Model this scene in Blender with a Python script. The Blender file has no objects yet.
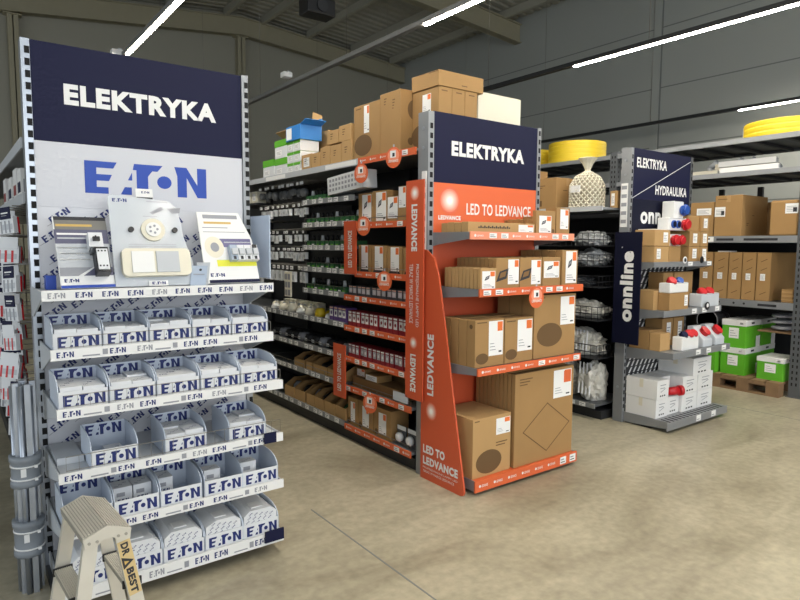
import bpy, bmesh, math, random
from mathutils import Vector, Matrix
rnd = random.Random(7)
SC = bpy.context.scene
COL = SC.collection
PI = math.pi

# ------------------------------------------------------------------ camera
def make_camera():
    yaw, pitch, roll, fpx = 0.637936663, -0.0894307337, 0.00506681582, 613.540390
    f = Vector((math.sin(yaw)*math.cos(pitch), math.cos(yaw)*math.cos(pitch), math.sin(pitch)))
    r = Vector((math.cos(yaw), -math.sin(yaw), 0)); u = r.cross(f)
    r2 = math.cos(roll)*r + math.sin(roll)*u
    u2 = -math.sin(roll)*r + math.cos(roll)*u
    cam = bpy.data.objects.new('camera', bpy.data.cameras.new('camera'))
    COL.objects.link(cam)
    m = Matrix((r2, u2, -f)).transposed().to_4x4()
    m.translation = (0, 0, 1.5)
    cam.matrix_world = m
    cam.data.sensor_width = 36; cam.data.lens = fpx/800*36
    cam.data.clip_start = 0.05; cam.data.clip_end = 100
    SC.camera = cam
make_camera()

# ------------------------------------------------------------------ daylight, lamps, exposure
STRIP_STRENGTH = 100.0
world = bpy.data.worlds.new('daylight'); SC.world = world; world.use_nodes = True
bg = world.node_tree.nodes['Background']
bg.inputs[0].default_value = (0.86, 0.93, 1.0, 1); bg.inputs[1].default_value = 0.75
def area(name, loc, target, sx, sy, power, col):
    d = bpy.data.lights.new(name, 'AREA'); d.shape = 'RECTANGLE'; d.size = sx; d.size_y = sy
    d.energy = power; d.color = col
    o = bpy.data.objects.new(name, d); COL.objects.link(o); o.location = loc
    o.rotation_euler = (Vector(target)-Vector(loc)).to_track_quat('-Z', 'Y').to_euler()
    return o
area('front_daylight_fill', (1.5, -6.0, 2.2), (2.5, 3.0, 1.2), 8, 3.0, 200, (0.93, 0.97, 1.0))  # added area lamp, standing in for daylight through unseen front glazing
area('side_daylight_fill', (-5.5, 2.5, 2.0), (0.5, 3.0, 1.0), 5, 2.6, 60, (0.80, 0.90, 1.0))  # added area lamp, cool daylight fill from the open left side
SC.view_settings.view_transform = 'Standard'
SC.view_settings.look = 'None'
SC.view_settings.gamma = 1.0
SC.view_settings.use_curve_mapping = False
SC.view_settings.exposure = 0.16

# ------------------------------------------------------------------ materials
def srgb(r, g, b):
    def c(v):
        v /= 255.0
        return v/12.92 if v <= 0.04045 else ((v+0.055)/1.055)**2.4
    return (c(r), c(g), c(b), 1)
MATS = {}
def mat(name, rgb, rough=0.6, metal=0.0, noise=0.0, scale=8.0, alpha=None, trans=0.0, emit=None, spec=None):
    m = bpy.data.materials.new(name); m.use_nodes = True
    nt = m.node_tree; b = nt.nodes['Principled BSDF']
    c = srgb(*rgb)
    b.inputs['Base Color'].default_value = c
    b.inputs['Roughness'].default_value = rough
    b.inputs['Metallic'].default_value = metal
    if spec is not None: b.inputs['Specular IOR Level'].default_value = spec
    if trans: b.inputs['Transmission Weight'].default_value = trans
    if alpha is not None: b.inputs['Alpha'].default_value = alpha
    if emit:
        b.inputs['Emission Color'].default_value = c; b.inputs['Emission Strength'].default_value = emit
    if noise:
        tc = nt.nodes.new('ShaderNodeTexCoord'); n = nt.nodes.new('ShaderNodeTexNoise')
        n.inputs['Scale'].default_value = scale; n.inputs['Detail'].default_value = 4
        mx = nt.nodes.new('ShaderNodeMix'); mx.data_type = 'RGBA'
        lo = [v*(1-noise) for v in c[:3]]+[1]; hi = [min(1, v*(1+noise)) for v in c[:3]]+[1]
        mx.inputs['A'].default_value = lo; mx.inputs['B'].default_value = hi
        nt.links.new(tc.outputs['Object'], n.inputs['Vector'])
        nt.links.new(n.outputs['Fac'], mx.inputs['Factor'])
        nt.links.new(mx.outputs['Result'], b.inputs['Base Color'])
    MATS[name] = m
    return m
mat('cardboard', (164, 128, 80), 0.8, noise=0.10, scale=5)
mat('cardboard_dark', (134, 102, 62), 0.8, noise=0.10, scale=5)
mat('cardboard_light', (184, 147, 96), 0.8, noise=0.08, scale=5)
mat('print_brown', (106, 80, 48), 0.8)
mat('tape', (178, 142, 94), 0.35)
mat('sign_white', (206, 208, 215), 0.5)
mat('white', (232, 232, 230), 0.5, noise=0.02)
mat('white_card', (222, 224, 226), 0.55, noise=0.03)
mat('paper', (240, 240, 238), 0.5)
mat('pale_blue', (196, 205, 218), 0.45)
mat('cream', (226, 220, 200), 0.5, noise=0.04)
mat('ink', (45, 45, 50), 0.6)
mat('ink_grey', (150, 152, 158), 0.6)
mat('navy', (22, 25, 56), 0.6, spec=0.2)
mat('navy_deep', (14, 17, 40), 0.55, spec=0.2)
mat('logo_blue', (28, 70, 170), 0.5)
mat('logo_dark_blue', (20, 38, 104), 0.5)
mat('orange', (222, 104, 58), 0.45)
mat('label_orange', (232, 118, 52), 0.5)
mat('orange_deep', (210, 90, 54), 0.42)
mat('orange_pale', (240, 150, 118), 0.45)
mat('orange_faint', (248, 205, 186), 0.45)
mat('steel', (150, 153, 156), 0.42, 0.4, noise=0.05)
mat('steel_dark', (96, 99, 102), 0.45, 0.35, noise=0.05)
mat('steel_black', (38, 39, 42), 0.5, noise=0.08)
mat('zinc', (168, 174, 182), 0.32, 0.75, noise=0.10, scale=20)
mat('wire', (140, 136, 128), 0.35, 0.8)
mat('slot_black', (8, 8, 9), 0.8)
mat('alu', (214, 209, 196), 0.38, 0.35, noise=0.08, scale=14)
mat('alu_dark', (168, 164, 152), 0.45, 0.35)
mat('black_plastic', (24, 24, 26), 0.4)
mat('pvc_grey', (128, 134, 140), 0.45, noise=0.06)
mat('beam_paint', (168, 162, 138), 0.6, noise=0.05)
mat('deck_metal', (170, 168, 156), 0.5, 0.2)
mat('purlin', (180, 178, 164), 0.5, 0.3)
mat('seam', (120, 124, 122), 0.6)
mat('green', (96, 178, 42), 0.5)
mat('green_dark', (40, 92, 52), 0.5)
mat('blue', (44, 128, 205), 0.45)
mat('socket_blue', (40, 84, 170), 0.35)
mat('red', (196, 30, 38), 0.35)
mat('maroon', (140, 34, 44), 0.4)
mat('purple', (96, 70, 128), 0.45)
mat('yellow', (232, 200, 44), 0.4, noise=0.05, scale=6)
mat('yellow_hi', (228, 226, 60), 0.5)
mat('grey_light', (188, 192, 196), 0.45)
mat('grey_box', (200, 205, 210), 0.4)
mat('stone_grey', (166, 168, 174), 0.6, noise=0.04)
mat('wood', (134, 106, 76), 0.8, noise=0.25, scale=9)
mat('plastic_bag', (205, 203, 194), 0.25, noise=0.28, scale=26)
mat('clear_bag', (190, 192, 192), 0.2, noise=0.35, scale=30)
mat('net', (226, 220, 200), 0.6)
mat('net_under', (186, 178, 156), 0.7)
mat('acrylic', (226, 232, 238), 0.15, alpha=0.55)
mat('acrylic_blue', (200, 214, 232), 0.2, alpha=0.7)
mat('panel_white', (212, 214, 220), 0.5, noise=0.03)
mat('gold', (206, 172, 96), 0.4)
mat('label_tan', (212, 186, 132), 0.5)
mat('strip_white', (255, 246, 230), 0.4, emit=STRIP_STRENGTH)
mat('track_grey', (120, 120, 118), 0.5)
mat('track_dark', (40, 41, 42), 0.5)
mat('perforation_shadow', (20, 20, 22), 0.6)

def floor_material():
    m = bpy.data.materials.new('polished_concrete'); m.use_nodes = True; nt = m.node_tree
    b = nt.nodes['Principled BSDF']; tc = nt.nodes.new('ShaderNodeTexCoord')
    mp = nt.nodes.new('ShaderNodeMapping'); mp.inputs['Scale'].default_value = (0.55, 1.25, 1); mp.inputs['Rotation'].default_value = (0, 0, 0.5)
    n1 = nt.nodes.new('ShaderNodeTexNoise'); n1.inputs['Scale'].default_value = 1.6; n1.inputs['Detail'].default_value = 9; n1.inputs['Roughness'].default_value = 0.62
    n1.inputs['Distortion'].default_value = 0.6
    n2 = nt.nodes.new('ShaderNodeTexNoise'); n2.inputs['Scale'].default_value = 22; n2.inputs['Detail'].default_value = 6
    r1 = nt.nodes.new('ShaderNodeValToRGB')
    r1.color_ramp.elements[0].position = 0.30; r1.color_ramp.elements[0].color = srgb(140, 131, 110)
    r1.color_ramp.elements[1].position = 0.74; r1.color_ramp.elements[1].color = srgb(196, 188, 163)
    r2 = nt.nodes.new('ShaderNodeValToRGB')
    r2.color_ramp.elements[0].position = 0.3; r2.color_ramp.elements[0].color = (0.82, 0.82, 0.82, 1)
    r2.color_ramp.elements[1].position = 0.7; r2.color_ramp.elements[1].color = (1.08, 1.08, 1.08, 1)
    mx = nt.nodes.new('ShaderNodeMix'); mx.data_type = 'RGBA'; mx.blend_type = 'MULTIPLY'; mx.inputs['Factor'].default_value = 1
    L = nt.links.new
    L(tc.outputs['Object'], mp.inputs['Vector']); L(mp.outputs['Vector'], n1.inputs['Vector']); L(tc.outputs['Object'], n2.inputs['Vector'])
    L(n1.outputs['Fac'], r1.inputs['Fac']); L(n2.outputs['Fac'], r2.inputs['Fac'])
    L(r1.outputs['Color'], mx.inputs['A']); L(r2.outputs['Color'], mx.inputs['B']); L(mx.outputs['Result'], b.inputs['Base Color'])
    b.inputs['Roughness'].default_value = 0.34; b.inputs['Specular IOR Level'].default_value = 0.4
    MATS['concrete'] = m
floor_material()
def wall_material(name, rgb):
    m = bpy.data.materials.new(name); m.use_nodes = True; nt = m.node_tree
    b = nt.nodes['Principled BSDF']; tc = nt.nodes.new('ShaderNodeTexCoord')
    n = nt.nodes.new('ShaderNodeTexNoise'); n.inputs['Scale'].default_value = 0.6
    r = nt.nodes.new('ShaderNodeValToRGB'); c = srgb(*rgb)
    r.color_ramp.elements[0].color = [v*0.93 for v in c[:3]]+[1]; r.color_ramp.elements[1].color = [v*1.05 for v in c[:3]]+[1]
    nt.links.new(tc.outputs['Object'], n.inputs['Vector']); nt.links.new(n.outputs['Fac'], r.inputs['Fac']); nt.links.new(r.outputs['Color'], b.inputs['Base Color'])
    b.inputs['Roughness'].default_value = 0.55; MATS[name] = m
wall_material('wall_paint', (166, 170, 166))
wall_material('wall_paint_back', (166, 164, 150))

# ------------------------------------------------------------------ mesh helpers
WP = {}                                   # world position of every object built unrotated
def wpos(o): return WP.get(o.name, Vector((0, 0, 0))) if o else Vector((0, 0, 0))
class MB:
    def __init__(s): s.bm = bmesh.new(); s.m = []
    def mi(s, m):
        if m not in s.m: s.m.append(m)
        return s.m.index(m)
    def face(s, pts, m):
        try:
            f = s.bm.faces.new([s.bm.verts.new(p) for p in pts]); f.material_index = s.mi(m); return f
        except ValueError: pass
    def box(s, x0, x1, y0, y1, z0, z1, m, xf=None):
        v = [Vector((x, y, z)) for z in (z0, z1) for y in (y0, y1) for x in (x0, x1)]
        if xf is not None: v = [xf @ p for p in v]
        v = [s.bm.verts.new(p) for p in v]; k = s.mi(m)
        for q in ((0, 2, 3, 1), (4, 5, 7, 6), (0, 1, 5, 4), (2, 6, 7, 3), (0, 4, 6, 2), (1, 3, 7, 5)):
            f = s.bm.faces.new([v[i] for i in q]); f.material_index = k
    def prism(s, poly, axis, a, b, m):
        # poly in the two other axes (order x,y,z without `axis`), extruded a..b
        def P(p, w):
            q = list(p); q.insert(axis, w); return q
        A = [s.bm.verts.new(P(p, a)) for p in poly]; B = [s.bm.verts.new(P(p, b)) for p in poly]; k = s.mi(m)
        n = len(poly)
        fs = [s.bm.faces.new(A), s.bm.faces.new(list(reversed(B)))]
        for i in range(n):
            fs.append(s.bm.faces.new((A[i], B[i], B[(i+1) % n], A[(i+1) % n])))
        for f in fs: f.material_index = k
    def bar(s, p, q, w, h, m, up=(0, 0, 1)):
        p, q = Vector(p), Vector(q); d = (q-p); L = d.length; d.normalize()
        up = Vector(up)
        if abs(d.dot(up)) > 0.98: up = Vector((1, 0, 0))
        a = d.cross(up).normalized(); b = a.cross(d)
        M = Matrix((a, d, b)).transposed().to_4x4(); M.translation = p
        s.box(-w/2, w/2, 0, L, -h/2, h/2, m, M)
    def tube(s, p, q, r, m, n=8, r2=None):
        p, q = Vector(p), Vector(q); r2 = r if r2 is None else r2
        d = (q-p).normalized(); a = d.orthogonal().normalized(); b = d.cross(a); k = s.mi(m)
        A = [s.bm.verts.new(p+(a*math.cos(t)+b*math.sin(t))*r) for t in [2*PI*i/n for i in range(n)]]
        B = [s.bm.verts.new(q+(a*math.cos(t)+b*math.sin(t))*r2) for t in [2*PI*i/n for i in range(n)]]
        for i in range(n):
            f = s.bm.faces.new((A[i], A[(i+1) % n], B[(i+1) % n], B[i])); f.material_index = k; f.smooth = True
        for f in (s.bm.faces.new(list(reversed(A))), s.bm.faces.new(B)): f.material_index = k
    def path(s, pts, r, m, n=6):
        for i in range(len(pts)-1): s.tube(pts[i], pts[i+1], r, m, n)
    def lathe(s, c, prof, m, n=24, axis=2, smooth=True):
        # prof: list of (radius, height) from bottom to top
        k = s.mi(m); rings = []
        for (r, h) in prof:
            ring = []
            for i in range(n):
                t = 2*PI*i/n; v = [math.cos(t)*r, math.sin(t)*r]; v.insert(axis, h)
                ring.append(s.bm.verts.new(Vector(c)+Vector(v)))
            rings.append(ring)
        for a, b in zip(rings, rings[1:]):
            for i in range(n):
                f = s.bm.faces.new((a[i], a[(i+1) % n], b[(i+1) % n], b[i])); f.material_index = k; f.smooth = smooth
        for ring, rev in ((rings[0], True), (rings[-1], False)):
            f = s.bm.faces.new(list(reversed(ring)) if rev else ring); f.material_index = k
    def blob(s, c, rx, ry, rz, m, seed=0, amp=0.12, sub=2):
        from mathutils import noise
        g = bmesh.ops.create_icosphere(s.bm, subdivisions=sub, radius=1.0); k = s.mi(m)
        c = Vector(c)
        for v in g['verts']:
            d = 1+amp*2*(noise.noise(v.co*2.3+Vector((seed*3.7, seed*1.3, 0))))
            q = v.co*d
            v.co = c+Vector((q.x*rx, q.y*ry, max(q.z, -0.8)*rz))
        for v in g['verts']:
            for f in v.link_faces: f.material_index = k; f.smooth = True
    def crumple(s, c, rx, ry, rz, m, seed=0):
        from mathutils import noise
        g = bmesh.ops.create_icosphere(s.bm, subdivisions=4, radius=1.0); k = s.mi(m); c = Vector(c); o = Vector((seed*3.7, seed*1.3, seed*0.7))
        for v in g['verts']:
            d = 1+0.30*noise.noise(v.co*1.9+o)+0.22*noise.noise(v.co*5.0+o)+0.14*noise.noise(v.co*11.0+o); q = v.co*d
            v.co = c+Vector((max(q.x, -1.0)*rx, q.y*ry, max(q.z, -0.8)*rz))
        for v in g['verts']:
            for f in v.link_faces: f.material_index = k
    def decal(s, fr, pts, m, lift=0.0):
        o, U, V, N = fr
        s.face([o+U*u+V*v+N*lift for u, v in pts], m)
    def rect(s, fr, u0, u1, v0, v1, m, lift=0.0):
        s.decal(fr, [(u0, v0), (u1, v0), (u1, v1), (u0, v1)], m, lift)
    def disc(s, fr, u, v, ru, rv, m, lift=0.0, n=20):
        s.decal(fr, [(u+ru*math.cos(2*PI*i/n), v+rv*math.sin(2*PI*i/n)) for i in range(n)], m, lift)
    def build(s, name, parent=None, loc=None, bevel=0.0, normals=True):
        """vertices are in world coordinates; the object sits at `loc` (or at its parent)"""
        L = Vector(loc) if loc is not None else wpos(parent)
        if normals: bmesh.ops.recalc_face_normals(s.bm, faces=s.bm.faces)
        for v in s.bm.verts: v.co -= L
        me = bpy.data.meshes.new(name); s.bm.to_mesh(me); s.bm.free()
        for m in s.m: me.materials.append(MATS[m])
        o = bpy.data.objects.new(name, me); COL.objects.link(o)
        if parent: o.parent = parent
        o.location = L-wpos(parent)
        WP[o.name] = L
        if bevel:
            b = o.modifiers.new('bevel', 'BEVEL'); b.width = bevel; b.segments = 2; b.limit_method = 'ANGLE'
        return o
LABELS = {}
def tag(o, label, cat, group=None, kind=None):
    o['label'] = label; o['category'] = cat
    if group: o['group'] = group
    if kind: o['kind'] = kind
    return o
def thing(name, loc, label, cat, group=None):
    o = bpy.data.objects.new(name, None); COL.objects.link(o); o.location = loc; o.empty_display_size = 0.1
    WP[o.name] = Vector(loc)
    return tag(o, label, cat, group)
def struct(o): o['kind'] = 'structure'; return o
def FF(y): return (Vector((0, y, 0)), Vector((1, 0, 0)), Vector((0, 0, 1)), Vector((0, -1, 0)))      # faces the camera side (-y): u = x
def FL(x): return (Vector((x, 0, 0)), Vector((0, -1, 0)), Vector((0, 0, 1)), Vector((-1, 0, 0)))     # faces -x: u = -y
def tilt(fr, o, ang):
    """frame through point o, tilted back by ang (top leans along -N)"""
    _, U, V, N = fr
    V2 = V*math.cos(ang)-N*math.sin(ang); return (Vector(o), U, V2, U.cross(V2))
_TX = {}
def text_polys(s, bold):
    """(verts, faces) of a string, normalised to the unit square of its own bounds"""
    if (s, bold) in _TX: return _TX[(s, bold)]
    c = bpy.data.curves.new('lettering_outline', 'FONT'); c.body = s; c.size = 1; c.offset = bold; c.resolution_u = 3
    c.space_character = 1.0+bold*2.2
    o = bpy.data.objects.new('lettering_outline', c); COL.objects.link(o)
    dg = bpy.context.evaluated_depsgraph_get(); me = bpy.data.meshes.new_from_object(o.evaluated_get(dg))
    vs = [v.co.copy() for v in me.vertices]; fs = [tuple(p.vertices) for p in me.polygons]
    bpy.data.objects.remove(o); bpy.data.curves.remove(c); bpy.data.meshes.remove(me)
    x0 = min(v.x for v in vs); x1 = max(v.x for v in vs); y0 = min(v.y for v in vs); y1 = max(v.y for v in vs)
    vs = [((v.x-x0)/(x1-x0), (v.y-y0)/(y1-y0)) for v in vs]
    _TX[(s, bold)] = (vs, fs); return vs, fs
def put_text(mb, fr, s, u0, u1, v0, v1, m, rot='', bold=0.04, lift=0.001):
    vs, fs = text_polys(s, bold); o, U, V, N = fr; k = mb.mi(m); out = []
    for a, b in vs:
        if rot == 'up': u, v = u1-b*(u1-u0), v0+a*(v1-v0)
        elif rot == 'down': u, v = u0+b*(u1-u0), v1-a*(v1-v0)
        else: u, v = u0+a*(u1-u0), v0+b*(v1-v0)
        out.append(mb.bm.verts.new(o+U*u+V*v+N*lift))
    for f in fs:
        try:
            q = mb.bm.faces.new([out[i] for i in f]); q.material_index = k
        except ValueError: pass
# the blue wordmark as polygons in a unit-high box 3.4 wide
def _arc(cx, cy, r, a0, a1, n=8): return [(cx+r*math.cos(a0+(a1-a0)*i/n), cy+r*math.sin(a0+(a1-a0)*i/n)) for i in range(n+1)]
LOGO = [[(0, 0), (.30, 0), (.30, 1), (0, 1)], [(.30, .8), (.74, .8), (.84, 1), (.30, 1)], [(.30, .4), (.62, .4), (.70, .6), (.30, .6)], [(.30, 0), (.60, 0), (.60, .2), (.30, .2)],
        [(.92, 0), (1.22, 0), (1.22, .24), (1.03, .24)], [(1.12, .46), (1.24, .46), (1.24, .72)],
        [(1.26, .8), (1.95, .8), (2.1, 1), (1.3, 1)], [(1.36, 0), (1.68, 0), (1.68, .8), (1.36, .8)],
        [(1.68, .62), (1.80, .8), (1.68, .8)],
        _arc(2.14, .46, .21, 0, 2*PI*15/16, 15),
        [(2.52, 0), (2.80, 0), (2.80, 1), (2.44, 1), (2.52, .7)], [(2.80, .66), (2.80, 1), (3.12, .42), (3.12, 0)], [(3.12, 0), (3.4, 0), (3.4, 1), (3.12, 1)]]
def put_logo(mb, fr, u0, u1, v0, v1, m='logo_dark_blue', lift=0.0008, ang=0.0):
    ca, sa = math.cos(ang), math.sin(ang); W, H = u1-u0, v1-v0
    for p in LOGO:
        pts = []
        for x, y in p:
            x = x/3.4*W; y = y*H
            pts.append((u0+x*ca-y*sa, v0+x*sa+y*ca))
        mb.decal(fr, pts, m, lift)
SUNM = []
for i in range(7):
    t = i/6.0; nm = 'sunburst_%d' % i; mat(nm, (int(222+(255-222)*t**0.8), int(104+(250-104)*t**0.8), int(72+(244-72)*t**0.8)), 0.45); SUNM.append(nm)
def sun(mb, fr, u, v, r, lift=0.001, ru=None):
    ru = ru or r
    for i, m in enumerate(SUNM):
        k = 1.0-0.125*i; mb.disc(fr, u, v, ru*k, r*k, m, lift+i*0.00015)
def nth(i): return ['first', 'second', 'third', 'fourth', 'fifth', 'sixth', 'seventh', 'eighth', 'ninth', 'tenth', 'eleventh', 'twelfth', 'thirteenth', 'fourteenth', 'fifteenth', 'sixteenth', 'seventeenth', 'eighteenth'][i]
def ctr(x0, x1, y0, y1, z): return ((x0+x1)/2, (y0+y1)/2, z)

# ------------------------------------------------------------------ the hall
mb = MB(); mb.box(-9, 11.5, -7, 15.6, -0.1, 0, 'concrete'); fl = struct(mb.build('floor', loc=(0, 0, 0)))
mb = MB()
mb.box(1.60, 1.608, -3, 3.0, 0, 0.0012, 'seam'); mb.box(5.9, 5.906, -3, 12, 0, 0.0012, 'seam')
struct(mb.build('trim_1', loc=(1.6, 0, 0)))                      # saw-cut joints of the slab
XW, YB, XR = 11.5, 15.6, 6.35
def roof_z(x): return 7.32-(x-XR)*0.075 if x > XR else 7.32-(XR-x)*0.105
mb = MB(); mb.box(XW, XW+0.15, -7, YB+0.15, 0, roof_z(XW)+0.13, 'wall_paint')
for z in (1.15, 2.3, 3.45, 4.6, 5.75): mb.box(XW-0.004, XW, -7, YB, z, z+0.02, 'seam')
for y in (6.95, 2.0, -2.9): mb.box(XW-0.02, XW, y, y+0.16, 0, 6.9, 'wall_paint'); mb.box(XW-0.006, XW, y-0.03, y, 0, 6.9, 'seam')
struct(mb.build('wall_right', loc=(XW, 4, 0)))
mb = MB(); mb.prism([(-9, 0), (XW, 0), (XW, roof_z(XW)+0.13), (XR, roof_z(XR)+0.13), (-9, roof_z(-9)+0.13)], 1, YB, YB+0.15, 'wall_paint_back')
struct(mb.build('wall_back', loc=(2, YB, 0)))
# corrugated roof deck
mb = MB(); k = mb.mi('deck_metal')
prof = []; y = -1.5
while y < YB:
    prof += [(y, 0), (y+0.13, 0), (y+0.165, 0.05), (y+0.215, 0.05)]; y += 0.25
xs = (-9, XR, XW); rows = []
for yy, dz in prof: rows.append([mb.bm.verts.new((x, yy, roof_z(x)+0.06+dz)) for x in xs])
for a, b in zip(rows, rows[1:]):
    for i in range(2):
        f = mb.bm.faces.new((a[i], a[i+1], b[i+1], b[i])); f.material_index = k
struct(mb.build('ceiling', loc=(2, 7, 7)))
mb = MB()
for x in (10.95, 9.6, 8.2, 6.9, 5.9, 4.5, 3.0, 1.5, 0, -1.5, -3):
    z = roof_z(x); mb.box(x-0.05, x+0.05, -1.5, YB-0.3, z-0.12, z+0.055, 'purlin')
struct(mb.build('trim_2', loc=(4, 7, 7)))                        # purlins
for n, y in enumerate((15.38, 10.72, 6.0)):
    mb = MB()
    for a, b in (((XR, roof_z(XR)-0.1), (XW-0.002, roof_z(XW)-0.1)), ((-9, roof_z(-9)-0.1), (XR, roof_z(XR)-0.1))):
        d = 0.44
        mb.prism([(a[0], a[1]), (b[0], b[1]), (b[0], b[1]-d), (a[0], a[1]-d)], 1, y-0.05, y+0.05, 'beam_paint')
        for s in (0, d-0.02):
            mb.prism([(a[0], a[1]-s), (b[0], b[1]-s), (b[0], b[1]-s-0.02), (a[0], a[1]-s-0.02)], 1, y-0.11, y+0.11, 'beam_paint')
    struct(mb.build('trim_%d' % (3+n), loc=(XR, y, 6.8)))
for n, x in enumerate((6.35, 1.38, -3.6)):
    mb = MB(); z = roof_z(x)-0.55
    mb.box(x-0.1, x+0.1, YB-0.20, YB-0.18, 0, z, 'beam_paint'); mb.box(x-0.1, x+0.1, YB-0.03, YB-0.01, 0, z, 'beam_paint'); mb.box(x-0.01, x+0.01, YB-0.2, YB-0.01, 0, z, 'beam_paint')
    mb.box(x-0.17, x+0.17, YB-0.24, YB-0.01, z-0.02, z, 'beam_paint')
    struct(mb.build('trim_%d' % (6+n), loc=(x, YB, 0)))

# ------------------------------------------------------------------ linear lamps
def lamp(x, y0, y1, yt, dark, label):
    z = 3.7; t = thing('linear_ceiling_light', (x, y1, z), label, 'ceiling light')
    m = MB(); m.box(x-0.035, x+0.035, y0, yt, z+0.012, z+0.062, 'track_dark' if dark else 'track_grey'); m.build('track', t)
    m = MB(); m.box(x-0.018, x+0.018, y0, y1, z, z+0.011, 'strip_white'); m.build('diffuser', t)
    y = y0+0.5
    while y < yt:
        m = MB(); m.tube((x, y, z+0.06), (x, y, roof_z(x)-0.1), 0.003, 'wire', 4); m.build('suspension_wire', t); y += 2.5
    return t
lamp(1.84, -1.5, 7.86, 8.0, False, 'lit linear lamp hanging over the aisle behind the left navy header')
lamp(4.0, -1.5, 5.0, 12.6, False, 'linear lamp on a long grey unlit track crossing above the orange stand')
lamp(6.37, -1.5, 5.0, 13.0, True, 'longest bright linear lamp over the right aisle before the grey wall')
lamp(10.5, -1.5, 4.93, 13.0, True, 'short-looking linear lamp above the right yellow coil by the wall')
def spot(x, y, z, lab):
    t = thing('track_sensor', (x, y, z), lab, 'sensor')
    m = MB(); m.box(x-0.10, x+0.03, y-0.06, y+0.06, z-0.02, z+0.05, 'white'); m.build('housing', t, bevel=0.01)
    m = MB(); m.box(x-0.02, x+0.02, y-0.02, y+0.02, z+0.05, z+0.075, 'grey_light'); m.build('bracket', t)
spot(3.93, 7.9, 3.80, 'small white sensor clipped to the grey track above the shop boxes')
spot(1.80, 8.06, 3.74, 'small white end box at the tip of the lit lamp over the left header')
t = thing('hanging_spotlight', (3.74, 6.74, 4.3), 'black boxy spotlight hanging from the roof at the top edge', 'spotlight')
m = MB(); m.box(3.55, 3.93, 6.62, 6.86, 4.22, 4.42, 'black_plastic'); m.build('housing', t, bevel=0.02)
m = MB(); m.bar((3.6, 6.74, 4.42), (3.68, 6.74, 4.62), 0.03, 0.02, 'black_plastic'); m.bar((3.88, 6.74, 4.42), (3.80, 6.74, 4.62), 0.03, 0.02, 'black_plastic')
m.box(3.66, 3.82, 6.70, 6.78, 4.6, 4.64, 'black_plastic'); m.tube((3.74, 6.74, 4.63), (3.74, 6.74, roof_z(3.74)), 0.012, 'steel_dark'); m.build('bracket', t)
m = MB(); m.tube((3.74, 6.615, 4.32), (3.74, 6.60, 4.32), 0.07, 'steel_black', 20); m.build('lens', t)

mat('board_slate', (92, 92, 116), 0.45)
mat('board_grey', (120, 118, 112), 0.45)
mat('slate_violet', (104, 100, 140), 0.45)
# ------------------------------------------------------------------ left stand with the blue wordmark
G1 = thing('display_gondola', (0.8, 3.13, 0), 'tall shop stand with navy header and rows of blue-lettered bins', 'shelving', 'end-of-aisle stands')
def slotted_post(x0, x1, y0, y1, z1, parent, m='steel', slot0=0.1, step=0.05):
    mb = MB(); mb.box(x0, x1, y0, y1, 0, z1, m); f = FF(y0); z = slot0; w = (x1-x0)
    while z < z1-0.05:
        mb.rect(f, x0+w*0.40, x0+w*0.97, z, z+0.030, 'slot_black', 0.001); z += step
    return mb.build('upright', parent)
slotted_post(0.298, 0.332, 3.09, 3.16, 2.362, G1, 'zinc'); slotted_post(1.270, 1.304, 3.09, 3.16, 2.365, G1, 'steel')
mb = MB(); mb.box(0.334, 1.268, 3.118, 3.13, 0.08, 2.36, 'steel_dark'); mb.box(0.30, 1.30, 2.80, 3.12, 0.0, 0.045, 'steel_black'); mb.build('back_panel', G1)
mb = MB(); mb.box(0.334, 1.268, 3.098, 3.110, 1.943, 2.362, 'navy'); hs = mb.build('header_sign', G1)
mb = MB(); put_text(mb, FF(3.098), 'ELEKTRYKA', 0.455, 1.135, 2.108, 2.198, 'white', bold=0.05); mb.build('lettering', hs)
mb = MB(); mb.box(0.334, 1.268, 3.098, 3.110, 1.66, 1.942, 'sign_white'); hs = mb.build('brand_sign', G1)
mb = MB(); put_logo(mb, FF(3.098), 0.525, 1.078, 1.728, 1.873, 'logo_blue'); mb.build('printed_logo', hs)
mb = MB(); mb.box(0.334, 1.268, 3.100, 3.112, 0.10, 1.66, 'panel_white'); pp = mb.build('patterned_panel', G1)
mb = MB(); fr = FF(3.100)
for i in range(-4, 14):
    for j in range(-2, 20):
        u, v = 0.36+i*0.105+0.03*(j % 2)+0.0, 0.14+j*0.085+i*0.045
        if 0.345 < u < 1.17 and 0.14 < v < 1.60:
            put_logo(mb, fr, u, u+0.090, v, v+0.030, 'logo_dark_blue', 0.001, 0.62)
            mb.decal(fr, [(u-0.02, v-0.012), (u+0.075, v+0.056), (u+0.074, v+0.058), (u-0.021, v-0.010)], 'ink_grey', 0.0009)
mb.build('printed_pattern', pp)
mb = MB(); mb.box(1.306, 1.312, 2.86, 3.09, 1.33, 1.645, 'acrylic_blue'); mb.build('side_plate', G1)
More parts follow.
